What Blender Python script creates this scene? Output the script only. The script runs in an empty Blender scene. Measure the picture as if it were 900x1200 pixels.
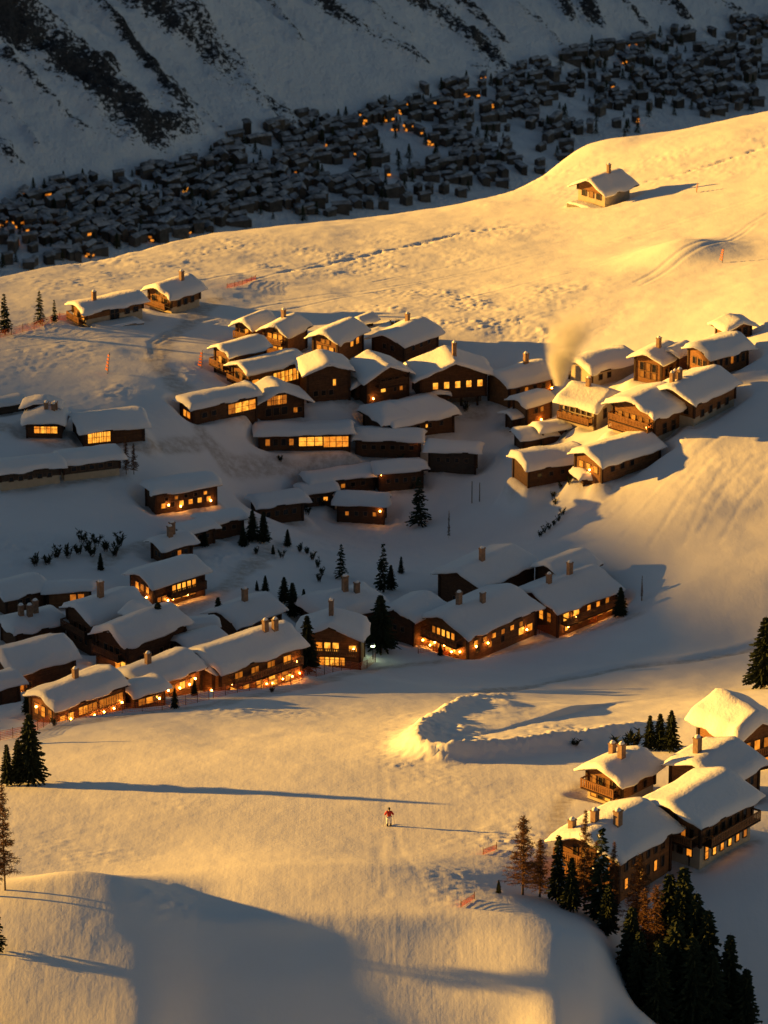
SKY_STR, SKY_TINT, SUN_COL, EXPO = 0.055, (0.79, 0.595, 0.445), (1.0, 0.50, 0.075), 1.42
SMOKE = 9.0
import bpy, math, random
import numpy as np
from mathutils import Vector, Matrix
R = math.radians
random.seed(7)
sc = bpy.context.scene
COL = sc.collection
# ------------------------------------------------------------------ camera
F = 5266.0                       # focal length in photo pixels (900 x 1200)
PITCH = R(22.0)
def Y_(y): return 336 + (y-336)*0.8
CP, SP = math.cos(PITCH), math.sin(PITCH)
cam = bpy.data.cameras.new('camera')
cam.sensor_fit = 'VERTICAL'; cam.sensor_height = 24.0
cam.lens = 24.0 * F / 1200.0
cam.clip_start = 5; cam.clip_end = 12000
camo = bpy.data.objects.new('camera', cam); COL.objects.link(camo)
cam.dof.use_dof = True; cam.dof.focus_distance = 440; cam.dof.aperture_fstop = 0.50
camo.location = (0, 0, 0); camo.rotation_euler = (math.pi/2 - PITCH, 0, 0)
sc.camera = camo

def ray(u, v):
    a, b = (u - 450.0)/F, (600.0 - v)/F
    return np.array([a, CP + b*SP, -SP + b*CP])
def at_y(u, v, y):
    d = ray(u, v); return d * (y/d[1])
def project(P):
    P = np.asarray(P, float)
    dep = P[..., 1]*CP - P[..., 2]*SP
    up = P[..., 1]*SP + P[..., 2]*CP
    return 450 + F*P[..., 0]/dep, 600 - F*up/dep

# ------------------------------------------------------------------ noise
_rs = np.random.RandomState(11)
_LAT = _rs.rand(256, 256)
def vnoise(x, y):
    x = np.asarray(x, float); y = np.asarray(y, float)
    xi = np.floor(x).astype(int); yi = np.floor(y).astype(int)
    fx = x - xi; fy = y - yi
    fx = fx*fx*fx*(fx*(fx*6-15)+10); fy = fy*fy*fy*(fy*(fy*6-15)+10)
    a = _LAT[xi & 255, yi & 255]; b = _LAT[(xi+1) & 255, yi & 255]
    c = _LAT[xi & 255, (yi+1) & 255]; d = _LAT[(xi+1) & 255, (yi+1) & 255]
    return (a*(1-fx)+b*fx)*(1-fy) + (c*(1-fx)+d*fx)*fy - 0.5
def fbm(x, y, octs=4, gain=0.5):
    s = 0; a = 1.0
    for i in range(octs):
        s = s + a*vnoise(x*2**i + 17.3*i, y*2**i + 5.1*i); a *= gain
    return s
def sstep(a, b, x):
    t = np.clip((x-a)/(b-a), 0, 1); return t*t*(3-2*t)

# ------------------------------------------------------------------ hillside: (u, v, distance y) survey points
CTRL = [
 # piste
 (300,1075,336),(420,1075,336),(550,1075,336),(200,1000,364),(450,1000,364),(560,1000,365),(100,930,392),(0,930,392),
 (300,950,383),(500,950,384),(300,900,405),(480,900,405),(200,840,448),(350,830,455),(480,800,485),(0,850,452),(560,810,475),
 (420,775,505),(100,840,452),(620,900,406),(620,850,436),(700,800,490),(700,950,384),(750,870,424),
 # left village and shelf
 (30,760,500),(130,760,500),(250,760,500),(50,680,533),(200,680,535),(300,690,532),(50,600,556),(180,610,560),(50,570,566),(150,530,580),(230,560,582),
 (100,470,602),(0,470,600),(100,400,645),(130,375,662),(0,322,715),(200,340,690),(220,480,604),(250,420,636),
 # middle
 (400,700,535),(480,620,590),(400,640,575),(330,620,572),(430,590,600),(300,590,592),(430,545,606),(380,520,611),(330,480,618),(470,490,620),(500,530,613),
 (560,540,608),(420,450,628),(300,400,655),(420,400,650),(520,400,650),(530,465,628),(450,350,690),(300,350,690),(600,350,680),(450,300,745),(250,300,745),(600,300,735),
 (450,250,815),(250,270,785),(600,222,830),(580,470,628),(560,600,588),(600,560,598),(600,650,558),(520,680,545),
 # right
 (700,350,672),(700,300,722),(700,235,792),(700,172,860),(900,350,647),(900,300,692),(900,220,770),(900,128,872),(800,300,705),(800,150,866),
 (800,400,632),(850,380,636),(900,400,617),(650,450,628),(740,490,602),(700,530,587),(620,480,622),(650,550,587),(640,600,580),
 (800,600,556),(800,500,588),(900,500,586),(900,600,555),(900,690,522),(800,690,527),(720,720,530),(880,760,506),(790,770,501),
 (900,850,428),(900,950,385),(900,1040,360),(830,990,368),(850,1060,357),(850,1200,338),(760,1150,341),(740,1200,337),
 # foot
 (450,1200,325.4),(250,1200,325),(100,1200,322.5),(620,1200,325),(640,1080,334.5),(600,1076,335.5),(690,1093,334.5),
]
WORLD = [(-130,355,-180),(-120,390,-186),(-120,467,-205),(-120,547,-207),(-120,627,-222),(-120,707,-240),(130,347,-170),(130,427,-182),(125,507,-192),(130,587,-198),(140,707,-215),
         (-300,387,-190),(-300,547,-212),(-300,707,-240),(0,787,-260),(100,787,-237),(-34,326,-170.2),(-34,314,-167.5),(-18,326,-169.9),(-18,314,-167.0),(0,326,-169.9),(0,314,-167.0),(11,326,-169.9),(11,314,-167.0),(16,326,-171.2),(16,314,-168.5),(-60,300,-166),(28,320,-184),(60,300,-190),
         (12,353,-176.8),(18,352,-179.0),(8,354,-176.6)]
_P = np.array([at_y(u, v, Y_(y)) for u, v, y in CTRL] + [np.array(w, float) for w in WORLD])
def _k(r2): return r2*np.log(r2 + 1e-9)
_XY = _P[:, :2]/100.0
_n = len(_P)
_K = _k(((_XY[:, None]-_XY[None])**2).sum(-1)) + np.eye(_n)*0.004
_A = np.zeros((_n+3, _n+3)); _A[:_n, :_n] = _K
_A[:_n, _n] = 1; _A[:_n, _n+1:] = _XY; _A[_n, :_n] = 1; _A[_n+1:, :_n] = _XY.T
_W = np.linalg.solve(_A, np.concatenate([_P[:, 2], np.zeros(3)]))
def tps(x, y):
    x = np.asarray(x, float)/100; y = np.asarray(y, float)/100
    z = _W[_n] + _W[_n+1]*x + _W[_n+2]*y
    for i in range(_n):
        z = z + _W[i]*_k((x-_XY[i, 0])**2 + (y-_XY[i, 1])**2)
    return z
# crest line of the slope, seen against the far valley
_SK = np.array([at_y(c[0], c[1], Y_(c[2])) for c in [(-200,352,705),(0,322,715),(120,302,740),(250,272,785),(450,249,815),(600,222,830),(640,205,840),(690,172,860),(800,150,866),(900,128,872),(1050,98,880)]])
# sun direction (towards the sun): from the left, a little beyond
SUN_EL, SUN_AZ = R(7.2), R(13.0)
SUN = np.array([-math.cos(SUN_EL)*math.cos(SUN_AZ), math.cos(SUN_EL)*math.sin(SUN_AZ), math.sin(SUN_EL)])
def zhill(x, y):
    x = np.asarray(x, float); y = np.asarray(y, float)
    z = tps(x, y)
    e = 336.3 - y + 0.5*np.sin(x*.21)
    z = z - 0.44*0.5*(e + np.sqrt(e*e + 5.0))*(1-sstep(17, 22, x))
    ys = np.interp(x, _SK[:, 0], _SK[:, 1]) - 4
    t = np.clip(y-ys, 0, None)
    z = z - np.where(t < 20, 0.018*t*t, 7.2 + 0.72*(t-20))
    return z
# rounded drifts at the foot of the picture, surveyed as profiles running towards the camera: u -> [(v, y), ...]
FRONT = {
 -160: [(1050,340),(1086,335.5),(1136,331),(1210,323.5)], -80: [(1042,340),(1078,335.5),(1128,331),(1204,323.5)], 10: [(1031,340),(1068,336),(1118,331),(1200,323.3)], 80: [(1017,341),(1060,336.5),(1112,331.5),(1200,323)],
 140: [(1028,340),(1066,336),(1116,331),(1200,322.8)], 185: [(1050,338.5),(1082,335),(1130,329.8),(1200,322.7)], 235: [(1074,337),(1102,334),(1148,329.5),(1200,325)],
 300: [(1073,336.9),(1102,334.3),(1150,329.4),(1200,324.8)], 380: [(1073,336.9),(1100,334.5),(1150,329.5),(1200,324.9)], 450: [(1073,336.9),(1100,334.5),(1150,329.5),(1200,324.9)], 530: [(1073,336.9),(1100,334.5),(1150,329.4),(1200,324.8)],
 600: [(1074,336.5),(1106,333),(1150,328.6),(1200,324.5)], 650: [(1082,335.6),(1118,331.5),(1160,327),(1200,323)], 695: [(1096,334.6),(1130,331.4),(1170,327.6),(1200,325)], 722: [(1112,334),(1150,330.6),(1200,326.4)],
}
_ty = np.arange(290, 357, .5); _cx = []; _cz = []
for _u, _pts in FRONT.items():
    p = np.array([at_y(_u, v, y) for v, y in _pts])[::-1]
    xm = p[:, 0].mean(); h1 = zhill(np.array([xm]*2), np.array([350., 356.]))
    yy = np.concatenate([[290], p[:, 1], [350, 356]]); zz = np.concatenate([[p[0, 2] - .32*(p[0, 1]-290)], p[:, 2], h1])
    _cx.append(xm); _cz.append(np.interp(_ty, yy, zz))
_tx = np.arange(-46, 18.1, .5)
_T = np.array([np.interp(_tx, _cx, [c[i] for c in _cz]) for i in range(len(_ty))])
def _sm(A, n, ax):
    k = np.exp(-np.linspace(-2.2, 2.2, 2*n+1)**2); k /= k.sum()
    return np.apply_along_axis(lambda r: np.convolve(np.pad(r, n, mode='edge'), k, 'valid'), ax, A)
_T = _sm(_sm(_T, 4, 0), 8, 1)
def zbase(x, y):
    x = np.asarray(x, float); y = np.asarray(y, float)
    z = np.array(zhill(x, y), float)
    m = (y < 356) & (x > -60) & (x < 24)
    if m.any():
        xx, yy = x[m], y[m]
        fx = np.clip((xx+46)/.5, 0, len(_tx)-1.001); fy = np.clip((yy-290)/.5, 0, len(_ty)-1.001)
        i = fx.astype(int); j = fy.astype(int); fx = fx-i; fy = fy-j
        t = (_T[j, i]*(1-fx)+_T[j, i+1]*fx)*(1-fy) + (_T[j+1, i]*(1-fx)+_T[j+1, i+1]*fx)*fy
        w = (1-sstep(349, 356, yy))*(1-sstep(16.5, 21.5, xx))*sstep(-60, -46, xx)
        z[m] += (t - z[m])*w
    return z
def hit(fn, u, v, off=0.0, y0=317, y1=1000):
    d = ray(u, v)
    ys = np.arange(y0, y1, 1.5)
    P = d[None]*(ys/d[1])[:, None]
    h = P[:, 2] - fn(P[:, 0], P[:, 1]) - off
    i = np.argmax(h < 0)
    if not (h < 0).any(): i = len(ys)-1
    a, b = ys[max(i-1, 0)], ys[i]
    for _ in range(18):
        m = (a+b)/2; p = d*(m/d[1])
        if p[2] - float(fn(np.array([p[0]]), np.array([p[1]]))[0]) - off < 0: b = m
        else: a = m
    return d*(b/d[1])
def poly_hit(pts): return np.array([hit(zbase, *p)[:2] for p in pts])
def seg_dist(x, y, P):
    """distance to polyline, parameter 0..1 along"""
    best = np.full(np.shape(x), 1e9); par = np.zeros(np.shape(x)); side = np.zeros(np.shape(x))
    L = np.concatenate([[0], np.cumsum(np.hypot(*(P[1:]-P[:-1]).T))]); tot = L[-1]
    for i in range(len(P)-1):
        dx, dy = P[i+1]-P[i]; l2 = dx*dx+dy*dy
        t = np.clip(((x-P[i,0])*dx+(y-P[i,1])*dy)/l2, 0, 1)
        ex, ey = x-P[i,0]-t*dx, y-P[i,1]-t*dy
        d = np.hypot(ex, ey); m = d < best
        best = np.where(m, d, best); par = np.where(m, (L[i]+t*math.sqrt(l2))/tot, par)
        side = np.where(m, np.sign(dx*ey-dy*ex), side)
    return best, par, side
# bumps: (u, v, height, sx, sy)
BUMPS = [(795,300,2.2,7.5,11),(700,176,1.5,9,10),(560,470,-0.8,6,8)]
_B = [(hit(zbase, b[0], b[1]), b[2:]) for b in BUMPS]
BERM = [poly_hit([(592,816),(556,832),(522,848),(496,864),(486,880),(512,890),(560,886),(610,882),(660,876),(710,866),(760,850),(815,832)])]
def chaikin(p, n=2):
    for _ in range(n):
        q = np.empty((2*len(p)-2, 2)); q[0::2] = .75*p[:-1]+.25*p[1:]; q[1::2] = .25*p[:-1]+.75*p[1:]
        p = np.concatenate([p[:1], q, p[-1:]])
    return p
BERM = [chaikin(b) for b in BERM]
ROAD = poly_hit([(576,812),(640,798),(720,785),(800,776),(890,757)])
TRACKS = [poly_hit(p) for p in [
  [(330,352),(480,332),(640,296),(760,270),(900,226)],[(330,356),(480,336),(640,300),(760,274),(900,231)],
  [(180,420),(176,400),(200,384),(250,374),(330,356)],[(186,420),(182,402),(205,388),(255,378)],
  [(745,330),(800,305),(850,285),(880,262),(900,250)],[(752,333),(806,308),(858,285),(886,262)],
  [(290,330),(400,300),(520,278),(640,262)],[(640,262),(720,245)],
  [(440,1040),(442,990),(452,940),(448,890)],[(452,1050),(446,1000),(456,960)],[(505,1060),(470,1000),(460,968)],
  [(0,410),(60,404),(120,396),(250,392)],
  [(690,630),(760,560),(830,505)],[(775,620),(800,575),(835,535)],[(800,640),(820,590),(850,545)],[(760,640),(785,600),(815,560)],[(820,620),(850,570),(885,535)],[(720,640),(770,580),(850,505)],[(840,640),(868,590),(895,560)],[(730,610),(790,550),(880,490)],[(610,300),(700,285),(800,255)],[(300,372),(420,346),(560,318),(700,288),(820,258),(900,236)],[(440,330),(560,303),(700,272)],[(560,345),(680,318),(760,296)],[(150,345),(230,330),(330,312)]]]
WALK = [poly_hit([(560,285),(640,262),(700,245)]), poly_hit([(745,212),(800,200),(900,170)])]
PATHS = [(poly_hit(p), w) for p, w in [([(255,352),(190,400),(184,425),(232,500),(262,545),(330,548),(420,536),(500,545)],1.6),([(0,500),(60,520),(170,530),(235,520)],1.4),([(60,856),(130,842),(250,826),(350,806),(440,782),(480,778)],1.2),([(480,778),(560,766),(660,744),(740,722)],1.2),
  ([(560,812),(640,798),(720,785),(800,776),(900,755)],0.8),([(150,770),(222,712),(262,690),(330,640)],1.5),([(120,660),(160,640),(260,625),(300,610)],1.3),([(590,450),(600,500),(650,520),(700,535)],1.3),([(400,470),(430,478),(560,478)],1.4),([(640,1010),(660,940),(690,915)],1.0),([(800,1000),(840,1002),(880,985)],1.1)]]
FOOT = [poly_hit([(480,290),(540,272),(610,262)]), poly_hit([(330,320),(470,290),(540,272)]), poly_hit([(735,218),(790,205),(840,190),(900,170)])]
# churned snow: pixel ellipses (u, v, ru, rv, amount)
ROUGH = [(510,868,70,34,0.55),(100,1000,90,30,0.12),(200,1055,50,22,0.3),(120,465,75,26,0.45),(150,480,50,20,0.45),(560,360,150,34,0.42),(380,305,180,22,0.32),
         (240,300,120,26,0.3),(560,275,170,14,0.2),(800,190,170,30,0.28),(700,205,140,26,0.3),(80,325,120,22,0.4),(620,372,100,36,0.6),(240,450,50,24,0.4),
         (650,870,110,14,0.35),(560,830,60,30,0.3),(850,570,90,80,0.10),(560,980,60,70,0.10),(20,840,40,26,0.7),(330,480,40,14,0.5),(530,1030,40,60,0.15),
         (600,990,50,40,0.3),(850,990,50,20,0.4),(60,650,90,30,0.7),(300,640,90,40,0.5),(560,560,70,50,0.5),(440,640,90,40,0.5),(250,520,60,30,0.35),(280,470,40,20,.6),(430,475,60,20,.4),(200,590,60,20,.4),(700,580,40,30,.4),(300,830,120,10,.3),(760,500,60,20,.3),(130,960,120,40,0.08)]
_RG = []
for (u, v, ru, rv, a) in ROUGH:
    c = hit(zbase, u, v)[:2]; e = hit(zbase, u+ru*0.7, v)[:2]
    t = hit(zbase, u, v-rv*0.7)[:2]; b = hit(zbase, u, v+rv*0.7)[:2]
    _RG.append((c[0], (t[1]+b[1])/2, max(1.5, abs(e[0]-c[0])/0.7), max(2.0, abs(t[1]-b[1])/1.4), a))
PADS = []
def pads(x, y, z):
    num = np.zeros(np.shape(x)); den = np.zeros(np.shape(x))
    for (px, py, pz, ca, sa, hl, hw) in PADS:
        dx, dy = x-px, y-py
        m = (np.abs(dx) < 22) & (np.abs(dy) < 22)
        if not m.any(): continue
        a = np.abs(dx*ca + dy*sa) - hl; b = np.abs(-dx*sa + dy*ca) - hw
        d = np.hypot(np.clip(a, 0, None), np.clip(b, 0, None))
        w = np.where(m, 0.95*(1-sstep(0.2, 2.6, d)), 0); w3 = w*w
        num = num + w3*w*(pz-z); den = den + w3
    return z + num/np.maximum(den, 1e-6)
def ground(x, y, detail=True):
    x = np.asarray(x, float); y = np.asarray(y, float)
    z = pads(x, y, zbase(x, y))
    for c, (h, sx, sy) in _B:
        z = z + h*np.exp(-((x-c[0])/sx)**2 - ((y-c[1])/sy)**2)
    for P in BERM:                      # edge of a ploughed snow terrace: steep lumpy flank outside, nearly level inside
        d, t, s = seg_dist(x, y, P)
        h = (1.5 + 0.4*vnoise(x*.25, y*.25+9))*np.where(t < .35, 1.0, np.clip(1.15-0.45*t, 0.4, 1))*sstep(-.04, .22, t)*(1-sstep(.74, .97, t))
        z = z + h*np.where(s > 0, np.exp(-d/13.0), np.exp(-(d/1.9)**2)) + .3*h/1.9*np.exp(-(d/.9)**2)
    d, t, s = seg_dist(x, y, ROAD)
    z = z - 0.25*np.exp(-(d/1.2)**2) + 0.10*np.exp(-((d-1.8)/0.8)**2)*(s > 0)
    z = z + 0.42*fbm(x/14, y/17, 4)*sstep(385, 420, y) + 0.10*fbm(x/7, y/7, 2)
    if detail:
        r = np.zeros(np.shape(x))
        for (cx, cy, sx, sy, a) in _RG:
            r = np.maximum(r, a*np.exp(-(((x-cx)/sx)**2 + ((y-cy)/sy)**2)**1.5))
        n = np.abs(fbm(x/1.15, y/1.4, 3, 0.6))
        z = z + r*(0.42*n*(0.6+1.6*sstep(-.2,.25,vnoise(x/6+3, y/7))) + 0.45*fbm(x/4.5, y/5, 2)) 
        z = z + 0.02*fbm(x/1.3, y/2.0, 2)
        for P in TRACKS:
            d, t, s = seg_dist(x, y, P)
            k = 0.12 if P[:, 1].min() < 425 else (0.18 if P[:, 1].min() < 545 else 0.5)
            z = z - 0.13*k*np.exp(-(d/0.34)**2) + 0.05*k*np.exp(-((d-0.6)/0.3)**2)
        for P in FOOT:
            d, t, s = seg_dist(x, y, P)
            z = z - 0.30*np.exp(-(d/0.5)**2)*(0.4+sstep(-.1, .2, vnoise(x*1.1, y*1.1)))
        for P in BERM:
            d, t, s = seg_dist(x, y, P)
            z = z + (0.6*np.abs(vnoise(x*2.4, y*2.4)) + .3*np.abs(vnoise(x*.9, y*.9)))*np.exp(-(d/np.where(s > 0, 1.0, 2.4))**2)*(1-sstep(.75, 1, t))
    return z
def gz(x, y): return float(ground(np.array([x]), np.array([y]), False)[0])
def gsurf(x, y): return ground(x, y, False)
def zplain(x, y): return zbase(x, y)
def on_ground(u, v, off=0.0): return hit(gsurf, u, v, off)

def grid_mesh(name, X, Y, Z, mat, smooth=True):
    ny, nx = X.shape
    co = np.stack([X, Y, Z], -1).reshape(-1, 3)
    i = np.arange(nx*ny).reshape(ny, nx)
    q = np.stack([i[:-1, :-1], i[:-1, 1:], i[1:, 1:], i[1:, :-1]], -1).reshape(-1, 4)
    me = bpy.data.meshes.new(name)
    me.vertices.add(len(co)); me.vertices.foreach_set('co', co.ravel())
    me.loops.add(q.size); me.loops.foreach_set('vertex_index', q.ravel())
    me.polygons.add(len(q)); me.polygons.foreach_set('loop_start', np.arange(0, q.size, 4))
    if smooth: me.polygons.foreach_set('use_smooth', np.ones(len(q), bool))
    me.update(calc_edges=True); me.validate()
    me.materials.append(mat)
    o = bpy.data.objects.new(name, me); COL.objects.link(o)
    return o
def spaced(pts):
    out = []
    for (a, b, s) in pts: out.append(np.arange(a, b, s))
    return np.concatenate(out + [[pts[-1][1]]])
# ------------------------------------------------------------------ materials
def newmat(name):
    m = bpy.data.materials.new(name); m.use_nodes = True
    nt = m.node_tree; b = nt.nodes['Principled BSDF']
    return m, nt, b
def N(nt, typ, **kw):
    n = nt.nodes.new(typ)
    for k, v in kw.items():
        if k in n.inputs: n.inputs[k].default_value = v
        else: setattr(n, k, v)
    return n
def ramp(nt, fac, stops):
    r = nt.nodes.new('ShaderNodeValToRGB')
    e = r.color_ramp.elements
    while len(e) < len(stops): e.new(0.5)
    for k, (p, c) in enumerate(stops):
        e[k].position = p; e[k].color = (*c, 1) if len(c) == 3 else c
    nt.links.new(fac, r.inputs[0]); return r.outputs[0]
def noise(nt, scale, detail=3, rough=0.55, vec=None):
    n = N(nt, 'ShaderNodeTexNoise'); n.inputs['Scale'].default_value = scale
    n.inputs['Detail'].default_value = detail; n.inputs['Roughness'].default_value = rough
    if vec is not None: nt.links.new(vec, n.inputs['Vector'])
    return n.outputs[0]
def bump(nt, b, hs, strength=1.0, dist=0.1):
    """hs: list of (socket, distance)"""
    prev = None
    for s, d in hs:
        k = N(nt, 'ShaderNodeBump'); k.inputs['Strength'].default_value = strength; k.inputs['Distance'].default_value = d
        nt.links.new(s, k.inputs['Height'])
        if prev is not None: nt.links.new(prev, k.inputs['Normal'])
        prev = k.outputs[0]
    nt.links.new(prev, b.inputs['Normal'])
def pos(nt, obj=False):
    if obj: return N(nt, 'ShaderNodeTexCoord').outputs['Object']
    return N(nt, 'ShaderNodeNewGeometry').outputs['Position']
def mapped(nt, vec, scale=(1,1,1), rot=(0,0,0)):
    m = N(nt, 'ShaderNodeMapping'); m.inputs['Scale'].default_value = scale; m.inputs['Rotation'].default_value = rot
    nt.links.new(vec, m.inputs['Vector']); return m.outputs[0]

def snow_mat(name, grain=1.0, col=(0.86, 0.86, 0.88)):
    m, nt, b = newmat(name)
    p = pos(nt)
    c = ramp(nt, noise(nt, 0.05, 4, .6, p), [(0.3, tuple(x*0.94 for x in col)), (0.7, col)])
    nt.links.new(c, b.inputs['Base Color'])
    b.inputs['Roughness'].default_value = 0.75
    b.inputs['Specular IOR Level'].default_value = 0.2
    f = noise(nt, 2.6, 4, .65, mapped(nt, p, (1, .7, 1)))
    g = noise(nt, 0.7, 3, .5, mapped(nt, p, (1, .5, 1)))
    bump(nt, b, [(f, 0.05*grain), (g, 0.06*grain)], 1.0)
    return m
M = {}
M['snow'] = snow_mat('snow')
M['roof_snow'] = snow_mat('roof_snow', 1.3, (0.87, 0.87, 0.89))
def piste_mat():
    m, nt, b = newmat('piste_snow')
    p = pos(nt)
    sep = N(nt, 'ShaderNodeSeparateXYZ'); nt.links.new(p, sep.inputs[0])
    c = ramp(nt, noise(nt, 0.06, 4, .6, p), [(0.3, (0.80, 0.80, 0.83)), (0.7, (0.87, 0.87, 0.89))])
    # trodden and driven lines are packed, dirtier snow
    at = N(nt, 'ShaderNodeAttribute', attribute_name='path')
    pm = N(nt, 'ShaderNodeMath', operation='MULTIPLY'); nt.links.new(at.outputs['Fac'], pm.inputs[0])
    nt.links.new(ramp(nt, noise(nt, 0.9, 4, .7, p), [(0.35, (.25, .25, .25)), (0.65, (1, 1, 1))]), pm.inputs[1])
    mxp = N(nt, 'ShaderNodeMix', data_type='RGBA'); nt.links.new(pm.outputs[0], mxp.inputs['Factor'])
    nt.links.new(c, mxp.inputs['A']); mxp.inputs['B'].default_value = (0.50, 0.46, 0.43, 1)
    nt.links.new(mxp.outputs['Result'], b.inputs['Base Color'])
    b.inputs['Roughness'].default_value = 0.75; b.inputs['Specular IOR Level'].default_value = 0.2
    f = noise(nt, 2.4, 4, .65, mapped(nt, p, (1, .6, 1)))
    g = noise(nt, 0.8, 3, .5, mapped(nt, p, (1, .35, 1)))
    # groomed lanes left by the snow groomer, running down the piste, strongest near the middle
    lane = noise(nt, 1.0, 3, .6, mapped(nt, p, (1.9, .06, .06), (0, 0, R(-6))))
    msk = N(nt, 'ShaderNodeMapRange'); msk.inputs['From Min'].default_value = 440; msk.inputs['From Max'].default_value = 400
    nt.links.new(sep.outputs[1], msk.inputs[0])
    ml = N(nt, 'ShaderNodeMath', operation='MULTIPLY'); nt.links.new(lane, ml.inputs[0]); nt.links.new(msk.outputs[0], ml.inputs[1])
    bump(nt, b, [(f, 0.020), (g, 0.034), (ml.outputs[0], 0.011)], 1.0)
    return m
M['piste'] = piste_mat()
def rock_snow():
    m, nt, b = newmat('mountain_snow')
    p = pos(nt)
    a = N(nt, 'ShaderNodeAttribute', attribute_name='rock')
    n1 = noise(nt, 0.32, 8, .74, mapped(nt, p, (1, 1, 1.8)))
    ad = N(nt, 'ShaderNodeMath', operation='MULTIPLY_ADD'); nt.links.new(n1, ad.inputs[0]); ad.inputs[1].default_value = 3.3; nt.links.new(a.outputs['Fac'], ad.inputs[2])
    f = ramp(nt, ad.outputs[0], [(0.0, (0, 0, 0)), (1.0, (1, 1, 1))])
    mr = N(nt, 'ShaderNodeMapRange'); mr.inputs['From Min'].default_value = 2.26; mr.inputs['From Max'].default_value = 2.36; nt.links.new(ad.outputs[0], mr.inputs[0]); f = mr.outputs[0]
    mx = N(nt, 'ShaderNodeMix', data_type='RGBA')
    nt.links.new(f, mx.inputs['Factor'])
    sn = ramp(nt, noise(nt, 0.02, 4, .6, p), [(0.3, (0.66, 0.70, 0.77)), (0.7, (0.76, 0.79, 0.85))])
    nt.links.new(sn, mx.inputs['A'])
    rk = ramp(nt, noise(nt, 0.5, 4, .6, p), [(0.3, (0.022, 0.023, 0.026)), (0.7, (0.07, 0.07, 0.075))])
    nt.links.new(rk, mx.inputs['B'])
    nt.links.new(mx.outputs['Result'], b.inputs['Base Color'])
    b.inputs['Roughness'].default_value = 0.9; b.inputs['Specular IOR Level'].default_value = 0.1
    bump(nt, b, [(noise(nt, 0.07, 6, .65, mapped(nt, p, (1, .6, 1))), 5.0), (noise(nt, .5, 4, .6, p), .5)], 1.0)
    return m
M['mountain'] = rock_snow()
# ------------------------------------------------------------------ setting
def make_far():
    # far valley and mountain
    P0 = np.array([-162.0, 1900.0]); t = np.array([.532, .847]); n = np.array([.847, -.532])
    def far(x, y):
        s = (x-P0[0])*n[0] + (y-P0[1])*n[1]; a = (x-P0[0])*t[0] + (y-P0[1])*t[1]
        z0 = -618 - .133*a
        s2 = s + 14*fbm(a/90, s/90, 3)
        up = np.clip(-s2, 0, None); dn = np.clip(s2, 0, None)
        z = z0 + up*0.50 + 0.0004*np.minimum(up, 500)**2 - .17*np.minimum(dn, 330) - .05*np.clip(dn-330, 0, None)
        # ribs and gullies that run down the slope, slanting
        rib = fbm((a*0.9 - s*0.35)/55.0, s/300.0, 4, .55)
        k = sstep(10, 120, up)
        z = z + k*(22*rib + 9*fbm(x/26, y/26, 4, .6)) + (1-k)*2.2*fbm(x/30, y/30, 3)
        lf = sstep(-900, -420, x)          # the mountain ends to the left, out of the picture
        z = np.where(s < 0, z0*(1-lf) + z*lf, z)
        return z
    return far
far_z = make_far()
def far_hit(u, v): return hit(far_z, u, v, 0, 1000, 5200)
def build_far():
    ys = spaced([(620,1500,40),(1500,1780,10),(1780,2500,2.2),(2500,2700,5),(2700,4200,50)])
    xs = spaced([(-1500,-420,60),(-420,-230,10),(-230,300,1.6),(300,420,10),(420,1500,60)])
    X, Y = np.meshgrid(xs, ys)
    Z = far_z(X, Y)
    rock = np.zeros_like(X)
    bands = [([(-20,10),(40,40),(90,90),(150,130),(170,160)],14,1.0),([(60,40),(110,80),(150,130),(180,150),(232,155)],9,.9),
             ([(150,-10),(200,30),(240,60),(280,100),(325,130)],14,1.0),([(100,-10),(150,50),(200,110),(235,150)],9,.8),
             ([(-20,-30),(20,20),(60,30)],16,.9),([(180,0),(230,20),(250,60),(290,100)],13,1.0),
             ([(350,-20),(400,20),(440,45),(492,75)],8,.9),([(460,-10),(510,20),(550,45),(582,75)],12,.95),([(450,40),(480,60),(500,76)],6,.8),
             ([(670,-20),(690,10),(700,30)],8,.8),([(560,80),(600,95),(640,80)],4,.7),([(760,-10),(790,10),(800,20)],9,.8),([(0,170),(10,185)],8,.7),([(10,70),(60,120),(95,150)],5,.75),([(30,10),(90,55),(130,80)],6,.8),([(200,95),(240,135),(262,160)],4,.7),([(260,50),(290,80),(310,112)],5,.75),([(300,-10),(340,30),(352,50)],5,.6),([(400,-20),(450,20),(480,42)],4,.7),([(520,-10),(560,20),(590,50)],5,.7),([(610,10),(640,34),(660,58)],4,.65),([(640,-20),(660,5),(668,25)],5,.7),([(720,-10),(742,14),(756,30)],5,.7),([(820,-10),(850,8),(870,22)],5,.65),([(120,95),(150,140),(172,172)],4,.7),([(0,110),(30,150),(44,172)],4,.55),([(215,180),(300,172)],3,.5)]
    for pts, w, amp in bands:
        P = np.array([far_hit(*p)[:2] for p in pts])
        d, tt, s = seg_dist(X, Y, P)
        ww = w*0.8*(0.65+1.3*(fbm(X/26, Y/40, 3)+.5)); amp = amp*(.82+.8*fbm(X/38+7, Y/60, 3))
        rock = np.maximum(rock, amp*np.exp(-(d/ww)**2))
    rock = rock*1.12
    Z = Z + 6*rock*(fbm(X/9, Y/9, 4, .65)) + 5*rock
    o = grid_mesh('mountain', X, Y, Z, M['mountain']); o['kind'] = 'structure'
    o['label'] = 'shaded far mountainside with rock bands above the valley'
    at = o.data.attributes.new('rock', 'FLOAT', 'POINT'); at.data.foreach_set('value', rock.ravel().astype(np.float32))
build_far()
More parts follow.
